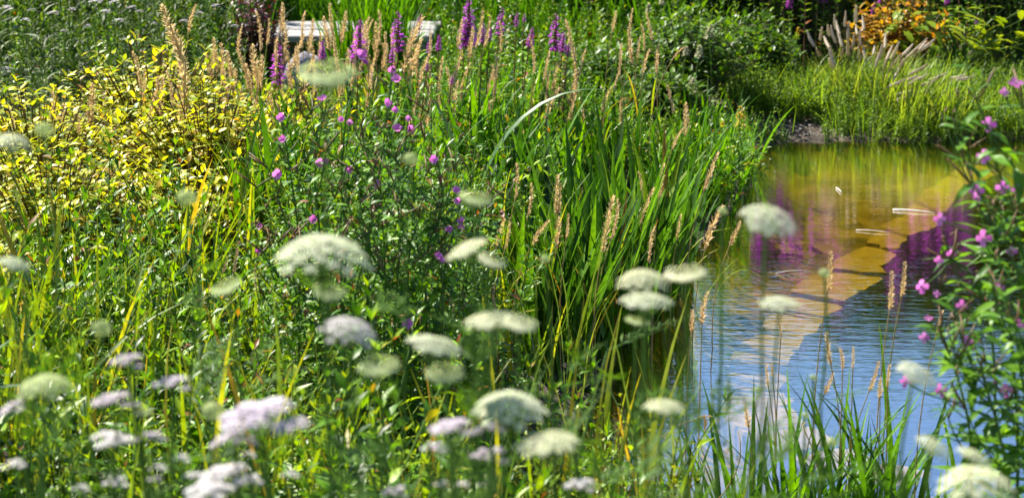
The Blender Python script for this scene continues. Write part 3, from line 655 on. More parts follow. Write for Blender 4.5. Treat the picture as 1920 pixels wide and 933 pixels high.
def stalk(x0, y0, x1, y1, Y, mn='seed', var=None, thick=1.0, name='grass_stalk', meshes=None, stem='straw', sr=.0016, leafy=True, part='seed_head'):
    a, b = at(x0, y0, Y), at(x1, y1, Y); d = b-a; Lh = np.linalg.norm(d)
    gx_, gy_ = a[0]-d[0]/max(.3, d[2]/Lh)*.9 if d[2] > .03 else a[0]-.25, a[1]+U(-.04,.04)
    gx_ = float(np.clip(gx_, a[0]-.25, a[0]+.25))
    z0 = max(g1(gx_, gy_), -.12); E = empty(name, (gx_, gy_, z0-.01)); o = np.array(E.location)
    ctrl = a - d/Lh*.35*max(.1, a[2]-z0)*1.2
    P = bez((0,0,0), ctrl-o, a-o, 8); MB().add(tube(P, np.linspace(sr*1.3, sr*.8, 8), 4)).build('stem', G[stem], E)
    q = Vector(d).to_track_quat('Z', 'X') if d[0] >= 0 else Vector(d).to_track_quat('Z', 'X')
    ms = meshes or SHM[mn]; me_ = ms[var] if var is not None else random.choice(ms[:5])
    h = link(part, me_, E, a-o, q.to_matrix().to_euler(), (Lh*thick, Lh*thick, Lh))
    if leafy and a[2]-z0 > .25:
        MB().add(blade(U(.15,.3), .008, .4, U(.6,1.6), 5), 0, rotz(U(0,6.28))).build('leaf', G['grassy'], E).location = P[random.choice((2,3,4))]
    return E, ((x0+x1)/2, (y0+y1)/2)
def row(lst, fmt, group, Y, mn='seed', extra=None, **kw):
    out = []
    if extra:
        n_, xa, xb, ya, yb = extra; lst = lst + [(x_, y_, y_+U(45,80)) for x_, y_ in ((U(xa,xb), U(ya,yb)) for _ in range(n_))]
    for L in lst:
        if len(L) == 3: x, t, b_ = L; dx = U(-.12,.12)*(b_-t); L = (x-dx, b_, x+dx, t)
        out.append(stalk(*L[:4], L[4] if len(L) > 4 else Y+U(-.25,.25), mn, **kw))
    label_row(out, fmt, 'grass', group)
row([(265,95,178),(272,130,182),(172,155,238),(100,170,228),(338,135,12+70,298,8) and (345,118,300,8),(357,6,62),(338,72,150),(346,100,248),(303,140,220),(296,142,222),(284,158,228),(325,132,204),(354,170,215),(24,198,250),(50,220,262),(268,255,312),(222,262,296),(148,222,252),(245,243,292),(116,205,236)],
    'tan grass seed head over the golden shrubs, {o} from the left', 'tan grass heads over the golden shrubs', 6.9, thick=1.12)
row([(393,100,165),(409,90,142),(420,80,168),(431,95,160),(447,48,98),(460,90,160),(478,82,172),(470,130,190),(492,22,95),(504,160,235),(505,35,85),(513,70,140),(530,4,62),(540,45,120),(548,88,170),(440,128,178),(455,150,210),(484,150,225),(525,120,190)],
    'tan grass seed head below the purple leaved shrub, {o} from the left', 'tan grass heads below the purple shrub', 7.6, extra=(14,385,560,70,170), thick=1.12)
row([(556,60,130),(563,20,90),(575,100,175),(584,35,100),(590,84,150),(600,60,128),(612,30,95),(619,6,72),(628,70,140),(645,20,80),(652,90,160),(660,50,120),(676,28,100),(688,60,135),(694,90,170),(706,40,110),(716,20,85),(722,80,150),(735,52,125),(768,25,140),(772,70,160),(638,120,190),(700,150,210)],
    'tan grass seed head between the pale boards and the violet spikes, {o} from left', 'tan grass heads left of the tall spikes', 7.9, extra=(16,560,780,10,150), thick=1.05)
row([(792,165,95,0) and (786,160,798,98),(800,185,812,120),(822,170,830,105),(845,170,872,96),(850,215,858,150),(858,90,868,35),(820,240,838,160),(880,110,888,50),(893,90,912,20),(908,90,925,30),(938,100,948,40),(745,270,762,225),(765,240,792,170),(785,225,800,170),(870,280,905,185),(880,285,888,250),(930,150,938,100),(915,175,925,132)],
    'tan grass seed head among the violet spikes, {o} from the left', 'tan grass heads among the violet spikes', 7.4, extra=(8,790,960,30,200), thick=1.05)
row([(1000,140,1006,100),(1020,150,1030,95),(1035,170,1060,90),(1050,190,1072,110),(1068,200,1086,130),(1078,180,1090,100),(1024,190,1030,130),(1075,192,1088,142),(1022,230,1040,160),(1065,225,1080,178),(985,225,1000,185),(1150,165,1173,118),(1208,95,1212,45),(1195,110,1200,68),(1205,140,1212,90),(1262,110,1280,85),(1128,210,1140,160),(1092,240,1100,200),(1148,60,1156,20),(1180,55,1186,15)],
    'tan grass seed head against the green shrubs, {o} from the left', 'tan grass heads against the green shrubs', 7.8, extra=(12,1000,1290,20,200), thick=1.12)
row([(966,372,982,307,5.6),(990,405,1009,345,5.6),(1042,402,1046,326,5.7),(1046,402,1056,343,5.7),(930,464,940,406,5.3),(947,466,967,412,5.3),(995,462,1024,407,5.4),(1043,466,1050,405,5.5),(1062,446,1070,400,5.5),(1129,472,1150,364,5.5),(1146,448,1174,376,5.6),(1218,492,1213,424,5.7),(1236,370,1245,305,6.2),(1204,366,1206,320,6.2),(1320,356,1347,283,6.0),(1322,466,1345,380,5.9),(1368,460,1390,414,5.9),(1268,452,1277,400,6.1),(1197,420,1226,350,6.1),(1260,280,1275,238,6.6)],
    'tan grass seed head above the dark iris leaves, {o} from the left', 'tan grass heads above the irises', 5.6, thick=1.15)
row([(1552,546,1566,470,4.6),(1668,580,1680,507,4.5),(1690,556,1704,490,4.5),(1316,608,1318,545,4.9),(1296,622,1300,580,4.9),(1558,684,1543,622,4.3),(1580,692,1581,650,4.3),(1599,690,1600,648,4.3),(1630,732,1654,678,4.3),(1664,726,1664,682,4.3),(1546,738,1564,698,4.3),(1650,746,1650,706,4.3),(1441,727,1433,684,4.4),(1449,706,1446,680,4.4),(1404,802,1396,755,4.2),(1514,818,1502,795,4.2),(1464,632,1467,588,4.4),(1388,828,1384,806,4.2),(1756,625,1768,580,4.3),(1308,783,1336,776,4.2)],
    'slender tan grass head in front of the water, {o} from the left', 'slender grass heads before the water', 4.4, thick=1.3, leafy=False)
row([(438,512,448,450,4.8),(418,512,428,482,4.8),(482,548,470,494,4.7),(535,572,536,510,4.6),(850,600,852,540,4.6),(928,592,924,536,4.7),(788,602,786,560,4.5),(705,600,703,540,4.5),(560,560,545,600,4.5) and (552,600,548,558,4.5),(655,398,662,345,5.0)],
    'brownish grass seed head low in the meadow, {o} from the left', 'brown grass heads low in the meadow', 4.7, 'seedg')

# ------------------------------------------------------------------ purple loosestrife
def spike(nw=22):
    mb = MB(); mb.add(tube([(0,0,0),(0,0,.5),(0,0,1)], (.03,.02,.006), 4), 1)
    for i in range(nw):
        t = (i+.5)/nw; w = .085*(1-.75*t**2)*U(.75,1.15)
        for k in range(5):
            a = U(0, 6.283); c = np.array((math.cos(a)*w*.55, math.sin(a)*w*.55, t*.97))
            for j in range(3):
                mb.add(kite(w*.75, w*.42, .3, .2), 0, rotz(a-math.pi/2+U(-.9,.9)) @ rotx(U(-.3,.9)), c)
    return mb
SPK = [spike(n).mesh('flower_spike', [G['violet'], G['rstem']]) for n in (18, 22, 26)]
LV_LOOSE, _ = leafset('forb', .24)
def loosestrife(x0, y0, x1, y1, Y, n=10):
    E, q = stalk(x0, y0, x1, y1, Y, meshes=SPK, var=random.randrange(3), name='purple_loosestrife', stem='rstem', sr=.003, leafy=False, part='flower_spike', thick=2.2)
    a = np.array(at(x0, y0, Y)) - np.array(E.location)
    az = U(0, 6.28)
    for i in range(n):
        t = .35+.62*i/n; pt = bez((0,0,0), a-np.array((0,0,a[2]*.4)), a, 21)[int(t*20)]
        for k in (0, 1): put_leaf(random.choice(LV_LOOSE), E, pt, place_leaf(az+k*math.pi, U(.3,.8)), U(.05,.08))
        az += math.pi/2
    return E, q
LO = [(522,160,522,78,7.45),(604,112,606,74,7.55),(672,118,676,34,7.65),(746,98,747,20,7.85),(786,56,788,24,8.15),(804,100,807,70,7.55),(822,96,824,64,7.55),(878,92,880,-4,8.05),(870,88,873,38,8.05),(904,82,907,42,7.95),(918,78,921,50,7.95),(936,66,944,14,8.05),(968,50,970,22,8.25),(983,42,984,24,8.25),(992,90,1000,50,8.05),(1041,96,1043,24,8.05),(1054,98,1058,58,7.95),(1064,106,1068,76,7.95),(800,132,804,110,7.25),(846,158,849,138,7.05),(735,118,737,84,7.45)]
label_row([loosestrife(*q) for q in LO], 'tall violet loosestrife spike at the top of the meadow, {o} from the left', 'loosestrife', 'violet spikes at the top')
LO2 = [(1480,16,1482,-18),(1545,5,1547,-30),(1637,28,1640,2),(1655,5,1657,-40),(1662,38,1665,-4),(1678,58,1682,28),(1705,12,1707,-20),(1775,8,1778,-20),(1830,46,1832,28)]
label_row([loosestrife(*q, 11.2) for q in LO2], 'violet loosestrife spike behind the fountain grass, {o} from the left', 'loosestrife', 'violet spikes behind the fountain grass')
LO3 = [(1430+ i*17+U(-6,6), -70-U(0,130)) for i in range(12)] + [(1705+i*22+U(-5,5), -60-U(0,140)) for i in range(8)]
label_row([loosestrife(x, y, x+U(-3,3), y-75, U(11.0,11.8)) for x, y in LO3], 'violet loosestrife spike mirrored in the pond, {o} from left', 'loosestrife', 'violet spikes mirrored in the pond')

# ------------------------------------------------------------------ fountain grass on the far bank
def brush():
    mb = MB(); mb.add(tube([(0,0,0),(0,0,.5),(.06,0,1)], (.05,.06,.02), 5), 0)
    for i in range(90):
        t = i/90; a = U(0,6.283); w = .055
        mb.add((np.array(((-.006,0,0),(.006,0,0),(0,U(.10,.17)*(1-.5*t),0))), np.array(((0,1,2),))), 0, rotz(a) @ rotx(U(.5,1.1)), (.06*t*t, 0, t))
    return mb
BR = [brush().mesh('seed_head', [G['bristle']]) for _ in range(4)]
FG = {'fountain grass clump with upright cream bottle brush heads on the far bank':
      [(1540,60,4),(1552,52,-6),(1570,50,-8),(1585,35,2),(1590,60,0),(1605,50,-4),(1562,66,-10),(1575,72,-8),(1600,78,6),(1612,70,-2),(1618,40,-4),(1548,75,-14),(1530,90,-14),(1640,88,6),(1660,75,2),(1655,92,8),(1580,92,6),(1610,100,-4),(1622,104,-8),(1590,88,0),(1520,72,-14),(1565,40,-4),(1605,26,0),(1556,92,-10)],
      'fountain grass clump with leaning cream heads in the middle of the far bank':
      [(1650,100,10),(1668,98,12),(1678,96,14),(1690,118,18),(1645,112,8),(1660,118,14),(1682,110,20),(1696,112,16),(1705,88,24),(1725,82,26),(1735,78,22),(1740,80,30),(1715,92,26),(1560,108,-12),(1555,112,-14),(1682,135,14),(1658,158,10),(1672,124,12)],
      'fountain grass clump with drooping cream heads on the right of the far bank':
      [(1724,124,40),(1738,118,30),(1726,134,46),(1735,136,44),(1765,136,45),(1748,146,48),(1692,145,46),(1715,147,34),(1812,132,60),(1826,134,66),(1708,163,55),(1733,162,58),(1745,161,56),(1712,172,60)]}
for lb, heads in FG.items():
    cx = np.mean([h_[0] for h_ in heads]); cy = max(h_[1] for h_ in heads); Yc = {'up':10.1,'le':9.85,'dr':9.62}[lb.split('with ')[1][:2]]
    x, y = at(cx, cy+40, Yc)[:2]; z0 = g1(x, y); E = empty('fountain_grass', (x, y, z0)); tag(E, lb, 'grass', 'fountain grass clumps'); o = np.array(E.location); st = MB()
    for hx, hy, dx in heads:
        b_ = at(hx-dx*.5, hy+15, Yc+U(-.15,.15)); t_ = at(hx+dx*.5, hy-15+abs(dx)*.35, Yc); d = t_-b_
        d = d/np.linalg.norm(d); L = U(.075,.105)
        link('seed_head', random.choice(BR), E, b_-o, Vector(d).to_track_quat('Z','X').to_euler(), (L*1.65, L*1.65, L*1.1))
        st.add(tube(bez((U(-.05,.05),U(-.05,.05),0), (b_-o)-d*.15, b_-o, 6), .0012, 3))
    st.build('stems', G['straw'], E); bl = MB()
    for _ in range(260): bl.add(blade2(U(.25,.42), .005, U(.05,.5), U(.3,1.5)), 0, rotz(U(0,6.28)), (random.gauss(0,.09), random.gauss(0,.07), 0))
    tag(bl.build('blades', G['moundy'], E), kind='stuff')

# ------------------------------------------------------------------ wild carrot
def umbel(kind, seed):
    random.seed(seed); fl, ry_ = MB(), MB(); n = {'flat':42,'dome':50,'ball':56,'cup':56}[kind]
    hub = np.array((0,0,-.55 if kind != 'ball' else -.75))
    for i in range(n):
        r = math.sqrt((i+.5)/n); a = i*2.39996; rr = 1.0*r
        if kind == 'flat': z = .24*(1-r*r)+U(-.04,.04)-.08
        elif kind == 'dome': z = .75*math.sqrt(max(0, 1.02-r*r))-.35+U(-.03,.03)
        elif kind == 'cup': z = .28*r*r+U(-.05,.05)-.1
        else: th = r*2.2; rr = .8*math.sin(th); z = .62*math.cos(th)
        c = np.array((rr*math.cos(a), rr*math.sin(a), z)); R_ = (.155 if kind in ('flat','dome') else .19)*U(.85,1.15)
        ry_.add(tube(bez(hub, hub+(c-hub)*(.55,.55,.35), c-np.array((0,0,.03)), 4), (.012,.009,.007,.007), 3), 0)
        up = c*np.array((.55,.55,0)) + np.array((0,0,1.0)) if kind != 'ball' else c
        Mq = np.array(Vector(up).to_track_quat('Z','Y').to_matrix())
        for k in range(15):
            fr_ = math.sqrt((k+.5)/15); fa = k*2.39996+a; s = R_*.30*(.75+.5*fr_)*U(.85,1.15)
            ctr = np.array((R_*fr_*math.cos(fa), R_*fr_*math.sin(fa), R_*.35*(1-fr_*fr_)))
            ang = np.arange(10)*math.pi/5+fa; rad = np.where(np.arange(10) % 2 == 0, s, s*.5)
            Vf = np.concatenate((np.array([[0,0,0]]), np.column_stack((rad*np.cos(ang), rad*np.sin(ang), .25*s*np.ones(10)))))
            fl.add((Vf @ rotx(U(-.3,.3)).T + ctr, np.array([(0, 1+j, 1+(j+1) % 10) for j in range(10)])), 0, Mq, c)
    br = MB()
    for i in range(9):
        a = i*.698; br.add(kite(.55, .04, .2, -.2), 0, rotz(a) @ rotx(U(-.5,.1)), hub)
    random.seed(seed+99); return fl, ry_, br
UM = {}
def umb(kind, mn, v):
    k = (kind, mn, v)
    if k not in UM:
        st = random.getstate(); a, b_, c_ = umbel(kind, 1000+v*7+len(kind)); random.setstate(st)
        UM[k] = (a.mesh('flower_head', [G[mn]]), b_.mesh('rays', [G['stem']]), c_.mesh('bracts', [G['stem']]))
    return UM[k]
FEM = [MB().add(tuple(f_[:2])).mesh('leaf', [G['fine']]) for f_ in fe[:4]]
def carrot(px, py, w, tilt, kind, mn, label, Y=None, toward=0.0, lean=0.0):
    Y = Y or (1.9 if w > 40 else 2.3); p = at(px, py, Y); rad = w/2/F*Y*.95
    bx, by = p[0]+lean+U(-.03,.03), p[1]+U(-.03,.05); z0 = g1(bx, by); E = empty('wild_carrot', (bx, by, z0-.01)); o = np.array(E.location)
    M = roty(R(tilt)) @ rotx(toward) @ rotz(U(0,6.28)); hub = p - o + M @ np.array((0,0,-.55*rad))
    P = bez((0,0,0), (0,0,hub[2]*.6), hub, 9); P[1:-1] += rng.normal(0, .003, (7,3))
    MB().add(tube(P, np.linspace(.0024,.0016,9), 6)).build('stem', G['stem'], E)
    a, b_, c_ = umb(kind, mn, random.randrange(3)); rot = Matrix(M.tolist()).to_euler()
    hd = link('flower_head', a, E, p-o, rot, rad); link('rays', b_, hd); link('bracts', c_, hd)
    for i in (3, 4, 5, 5, 6):
        put_leaf(random.choice(FEM), E, P[i], place_leaf(U(0,6.28), U(.3,1.0)), U(.6,1.0))
    return tag(E, label, 'wild carrot', 'wild carrot flowers in the foreground')
for a in [
 (612,143,108,0,'cup','greenish','pale green flat carrot umbel at the top, over the tan grass heads',2.0,.25),
 (22,268,72,6,'dome','white','white carrot umbel at the left edge beside the golden shrubs',2.0),
 (83,243,42,0,'ball','greenish','blurred green carrot bud over the golden shrub at the left',2.1),
 (350,370,46,0,'ball','greenish','round green carrot bud standing over the yellowing reeds',2.1),
 (770,298,34,0,'ball','greenish','small pale green carrot bud left of the arching reed blades',2.3),
 (892,374,62,10,'cup','greenish','pale green cup shaped carrot umbel above the pink willowherb flowers',2.1,.2),
 (605,482,186,4,'dome','white','largest white carrot umbel in the middle of the meadow',1.85),
 (425,540,60,-18,'cup','greenish','small greenish carrot umbel left of the largest white one',2.1,.2),
 (617,550,64,8,'cup','greenish','green carrot umbel just under the largest white one',2.0,.2),
 (875,466,88,-24,'flat','cream','cream carrot umbel tilted down to the left, near the middle',2.0),
 (922,490,54,18,'cup','cream','small cream carrot umbel right below the left tilted one',2.05,.2),
 (1443,410,112,13,'flat','white','white carrot umbel against the amber water, green underneath',2.0,.30),
 (1205,528,100,0,'dome','cream','domed cream carrot umbel in front of the waterside irises',2.0),
 (1285,516,80,-6,'cup','cream','cream cup shaped carrot umbel at the right of the waterside trio',2.05,.1),
 (1212,563,102,2,'flat','white','flat white carrot umbel, lowest of the waterside trio',1.95),
 (1462,568,88,2,'flat','white','thin flat white carrot umbel against the rippled blue water',2.0),
 (922,598,108,-6,'flat','cream','broad cream carrot umbel in the centre of the lower half',1.95),
 (975,608,66,10,'cup','cream','smaller cream umbel overlapping the right end of the broad one',1.9,.2),
 (815,645,112,13,'flat','white','white carrot umbel tilted down to the right, left of the irises',1.95),
 (28,493,66,16,'flat','white','thin white carrot umbel at the left edge halfway down',2.0),
 (955,768,152,0,'dome','white','big rounded white green umbel at the bottom centre',1.85),
 (1025,828,132,-7,'flat','cream','flat cream umbel right below the big rounded one',1.8),
 (1245,760,82,3,'flat','cream','beige carrot umbel at the edge of the blue water',1.95),
 (710,688,82,0,'cup','greenish','hazy green carrot umbel left of the bottom centre',1.95,.2),
 (835,702,76,0,'cup','greenish','loose green carrot umbel above the big rounded one, to its left',1.95,.2),
 (85,726,108,0,'dome','greenish','rounded green white umbel near the bottom left corner',1.85),
 (1720,700,88,22,'flat','cream','cream carrot umbel seen edge on beside the right willowherb',2.0,.2),
 (1752,836,76,24,'flat','cream','cream carrot umbel tilted right, left one of the bottom right pair',1.9,.2),
 (1830,856,82,27,'flat','cream','cream carrot umbel tilted right, just above the large corner one',1.9),
 (1832,908,152,4,'dome','cream','large cream carrot umbel in the bottom right corner',1.8),
 (190,615,46,0,'ball','greenish','round green carrot bud among the yellowing reeds at the left',2.05),
 (1195,604,48,10,'cup','greenish','faint pale green umbel below the waterside trio',2.2),
 (655,622,116,14,'dome','pale','pinkish white umbel below the largest white one',1.9),
 (400,770,54,0,'ball','greenish','dull green carrot bud left of the broad pink yarrow',2.0),
 (265,772,44,5,'cup','greenish','small light green umbel among the mauve yarrows',1.95),
 (1022,485,22,0,'ball','greenish','tiny green carrot bud in front of the irises',2.4),
 (1355,395,22,0,'ball','greenish','tiny green carrot bud left of the white umbel over the water',2.4),
 (1546,512,26,0,'ball','greenish','tiny green carrot bud before the sunken stones',2.4),
 (1525,707,17,0,'ball','greenish','tiny dark green bud before the blue water, upper of two',2.6),
 (1510,778,18,0,'ball','greenish','tiny dark green bud before the blue water, lower of two',2.6),
 (1422,730,20,0,'ball','greenish','tiny green bud before the pale sunken stones',2.5),
 (1560,828,24,0,'ball','greenish','tiny pale bud just above the young reeds',2.3)]:
    carrot(*a)
# ------------------------------------------------------------------ yarrow
def corymb(nsub, seed, flat=.25):
    random.seed(seed); fl, st = MB(), MB()
    for i in range(nsub):
        r = math.sqrt((i+.35)/nsub); a = i*2.39996+U(-.3,.3); c = np.array((.78*r*math.cos(a), .6*r*math.sin(a), flat*(1-r*r)+U(-.08,.08))); R_ = U(.22,.34)
        st.add(tube(bez((0,0,-.9), (c[0]*.4,c[1]*.4,-.3), c, 4), .018, 3))
        for k in range(22):
            fr_ = math.sqrt((k+.5)/22); fa = k*2.39996; s = R_*.26*U(.85,1.2); ctr = c+np.array((R_*fr_*math.cos(fa), R_*fr_*math.sin(fa), R_*.4*(1-fr_*fr_)))
            ang = np.arange(10)*math.pi/5+fa; rad = np.where(np.arange(10) % 2 == 0, s, s*.62)
            Vf = np.concatenate((np.array([[0,0,.1*s]]), np.column_stack((rad*np.cos(ang), rad*np.sin(ang), -.15*s*np.ones(10)))))
            fl.add((Vf @ (rotz(fa) @ rotx(U(-.2,.2)-.4*fr_)).T + ctr, np.array([(0, 1+j, 1+(j+1) % 10) for j in range(10)])))
            fl.add((np.array(((-s*.3,0,-s),(s*.3,0,-s),(0,s*.3,0),(0,-s*.3,0)))+ctr, np.array(((0,1,2),(0,3,1)))))
    random.seed(seed+5); return fl, st
CM = {}
def yarrow(px, py, w, mn, label, Y=1.95, tilt=0, group='yarrow heads in the foreground', nsub=None, leaves=3):
    p = at(px, py, Y); rad = w/2/F*Y*1.02; bx, by = p[0]+U(-.04,.04), p[1]+U(-.03,.05); z0 = g1(bx, by); E = empty('yarrow', (bx, by, z0-.01)); o = np.array(E.location)
    k = (mn, nsub or (9 if w > 90 else 6), random.randrange(3))
    if k not in CM:
        s_ = random.getstate(); a, b_ = corymb(k[1], 50+k[2]*3+k[1]); random.setstate(s_); CM[k] = (a.mesh('flower_cluster', [G[mn]]), b_.mesh('branchlets', [G['stem']]))
    a, b_ = CM[k]; M = roty(R(tilt)) @ rotx(U(-.05,.2)); hub = p-o+M @ np.array((0,0,-.9*rad))
    P = bez((0,0,0), (0,0,hub[2]*.6), hub, 8); MB().add(tube(P, np.linspace(.003,.002,8), 5)).build('stem', G['stem'], E)
    h_ = link('flower_cluster', a, E, p-o, Matrix(M.tolist()).to_euler(), rad); link('branchlets', b_, h_)
    for i in range(leaves): put_leaf(random.choice(FEM), E, P[3+i], place_leaf(U(0,6.28), U(.5,1.1)), U(.4,.8))
    return tag(E, label, 'yarrow', group)
for a in [
 (240,680,76,'mauve','dusky mauve yarrow below the green bud at the left'),(325,722,82,'pink','pink domed yarrow standing alone left of centre'),
 (22,770,72,'pink','pink yarrow tilted up at the left edge',1.9,-24),(215,757,104,'mauve','loose mauve yarrow below the dusky one'),
 (205,828,92,'pale','pale mauve yarrow near the bottom left'),(285,822,74,'pink','violet pink yarrow right beside the pale mauve one'),
 (490,792,190,'pink','widest pink white yarrow, left of the bottom centre',1.85),(428,824,84,'pink','pink yarrow under the left end of the widest one',1.85,-20),
 (462,828,54,'mauve','small mauve yarrow tucked under the widest one',1.85),(340,860,46,'pale','small pale yarrow below the violet pink one'),
 (466,852,36,'pale','tiny white yarrow below the widest one'),(425,897,124,'pale','long flat white pink yarrow near the bottom edge',1.85),
 (362,892,42,'pale','small white yarrow left of the long flat one'),(545,890,46,'pale','small white yarrow right of the long flat one'),
 (298,878,44,'pale','small pale yarrow in the lower left'),(290,900,40,'pale','pale yarrow nearest the bottom, in the lower left'),
 (28,872,64,'pale','white yarrow at the left edge near the bottom',1.9,-10),(850,808,110,'pink','pink lilac yarrow left of the big rounded umbel',1.85),
 (815,840,62,'pink','small pink yarrow below the pink lilac one'),(922,803,72,'pink','pink yarrow right below the big rounded umbel',1.85),
 (920,857,86,'mauve','greyish pink yarrow in the bottom centre'),(828,908,32,'pale','left of three small white yarrows at the bottom'),
 (868,908,34,'pale','middle of three small white yarrows at the bottom'),(908,908,32,'pale','right of three small white yarrows at the bottom'),
 (1090,910,72,'pale','white yarrow at the bottom right of the flat cream umbel'),(218,905,62,'pale','pale yarrow at the bottom left, below the pale mauve one'),
 (390,924,112,'pale','cream yarrow cut by the bottom edge',1.8),(742,924,56,'mauve','mauve yarrow cut by the bottom edge'),(152,915,44,'pale','small pale yarrow in the bottom left corner'),(470,900,60,'pale','white yarrow overlapping the right of the long flat one')]:
    yarrow(*a)
yl = []
for px, py, w in [(12,16,30),(100,26,26),(135,18,20),(165,49,18),(197,22,22),(222,40,24),(248,15,20),(215,5,22),(312,98,26),(440,50,18),(8,132,40),(180,4,30),(30,52,18),(262,22,18),(60,20,18),(80,70,20),(120,58,16),(345,40,20),(375,25,18),(290,45,18),(150,80,16),(405,12,20),(48,38,22),(320,60,16),(235,75,18)]:
    yl.append((yarrow(px, py, w, 'pale' if w > 20 else 'mauve', '', 9.6+U(-.4,.6), group='far yarrows', leaves=0), (px, py)))
label_row(yl, 'small pale yarrow head in the dark growth at the top left, {o} from the left', 'yarrow', 'yarrows in the dark growth at the back')

# ------------------------------------------------------------------ great willowherb
petal = MB().add(leaf(1.0, .78, .15, -.15, prof=((0,.12),(.35,.75),(.75,1.0),(1,.6)))).mesh('petal', [G['magenta']])
core = MB().add(tube([(0,0,-.25),(0,0,.1)], (.12,.16), 5, True), 1).add(tube([(0,0,.1),(0,0,.6)], (.05,.07), 4, True), 2).mesh('flower', [G['magenta'], G['stem'], G['cream']])
FLW = []
for v in range(3):
    mb = MB()
    for k in range(4): mb.add(leaf(1.0, .95, .15, -.15, prof=((0,.12),(.35,.75),(.75,1.0),(1,.6))), 0, rotz(k*math.pi/2) @ rotx(U(.25,.6)))
    mb.add(tube([(0,0,-.5),(0,0,.1)], (.10,.16), 4), 1); FLW.append(mb.mesh('flower', [G['magenta'], G['stem']]))
POD = MB().add(tube([(0,0,0),(.05,0,.5),(0,0,1)], (.03,.04,.02), 4, True)).mesh('seed_pod', [G['rstem']])
BUD = MB().add(tube([(0,0,0),(0,0,.4),(0,0,.8),(0,0,1)], (.05,.15,.12,.02), 5, True)).mesh('bud', [G['rstem']])
def faceme(p, jit=.5):
    d = Vector((-p[0]*.3+U(-jit,jit), -1+U(-jit,jit), .5+U(-jit,jit))); return d.to_track_quat('Z','Y').to_matrix()
def willowherb(path, Y, label, flowers, meshes, mname, step=.035, Lleaf=.075, branches=0, close=False, r=.004, group='great willowherb stems', maxleaf=60):
    """path: photo points from root to tip"""
    pts = [at(q[0]+(22 if close else 0), q[1], Y) for q in path]; b0 = np.array((pts[0][0], pts[0][1], g1(pts[0][0], pts[0][1])-.01)); E = empty('great_willowherb', b0); pts = [b0]+pts
    # smooth curve through the points
    P = []
    for i in range(len(pts)-1):
        p0, p1, p2, p3 = pts[max(0,i-1)], pts[i], pts[i+1], pts[min(len(pts)-1,i+2)]
        for t in np.linspace(0,1,8,endpoint=False): P.append(.5*((2*p1)+(p2-p0)*t+(2*p0-5*p1+4*p2-p3)*t*t+(3*p1-p0-3*p2+p3)*t**3))
    P = np.array(P+[pts[-1]])-b0; lines = [(P, np.linspace(r, r*.4, len(P)))]
    for k in range(branches):
        i = int(len(P)*U(.35,.85)); a = U(0,6.283); L = U(.10,.22); q = P[i]
        lines.append((bez(q, q+np.array((math.cos(a)*L*.5, math.sin(a)*L*.3, L*.3)), q+np.array((math.cos(a)*L*.7, math.sin(a)*L*.45, L)), 8), np.linspace(r*.5, r*.25, 8)))
    sb = MB(); nl = 0
    for q, rr in lines: sb.add(tube(q, rr, 5))
    sb.build('stem', G['stem'], E)
    for li, (q, rr) in enumerate(lines):
        L = np.concatenate(([0], np.cumsum(np.linalg.norm(np.diff(q, axis=0), axis=1)))); s = L[-1]*.15 if li == 0 else step; az = U(0,6.28)
        while s < L[-1] and nl < maxleaf:
            pt = np.array([np.interp(s, L, q[:,k]) for k in range(3)]); sc_ = Lleaf*(1-.55*s/L[-1])*U(.8,1.2)*(1 if li == 0 else .75)
            for k in (0, 1): put_leaf(random.choice(meshes), E, pt, place_leaf(az+k*math.pi+U(-.3,.3), U(-.3,.7), U(-.3,.3)), sc_); nl += 1
            az += math.pi/2+U(-.3,.3); s += step*U(.8,1.2)
        for k in range(3): put_leaf(BUD, E, q[-1]+rng.normal(0,.008,3), place_leaf(U(0,6.28), U(.5,1.4)) @ rotx(-1.57), U(.010,.016), 'bud')
        for k in range(2): put_leaf(POD, E, q[-3], place_leaf(U(0,6.28), U(.5,1.2)) @ rotx(-1.57), U(.04,.07), 'seed_pod')
    for fx, fy, w in flowers:
        p = at(fx, fy, Y+U(-.08,.02)) - b0; s_ = w/2/F*Y*(1.1 if close else 1.08)
        if close:
            f_ = put_leaf(core, E, p, np.array(faceme(p)), s_, 'flower')
            for k in range(4): put_leaf(petal, f_, (0,0,0), rotz(k*math.pi/2+U(-.1,.1)) @ rotx(U(-.05,.25)), U(.95,1.15), 'petal')
        else: put_leaf(random.choice(FLW), E, p, np.array(faceme(p)), s_, 'flower')
        q, _ = lines[0]; i = np.argmin(np.linalg.norm(q-(p-np.array((0,0,.05))), axis=1)); i = max(2, i-2)
        MB().add(tube(bez(q[i], (q[i]+p)/2+np.array((0,0,-.015)), p, 6), .0013, 4)).build('flower_stalk', G['stem'], E)
    return tag(E, label, 'willowherb', group)
LW, _ = leafset('herb', .30, 6); LM, _ = leafset('willow', .26, 6)
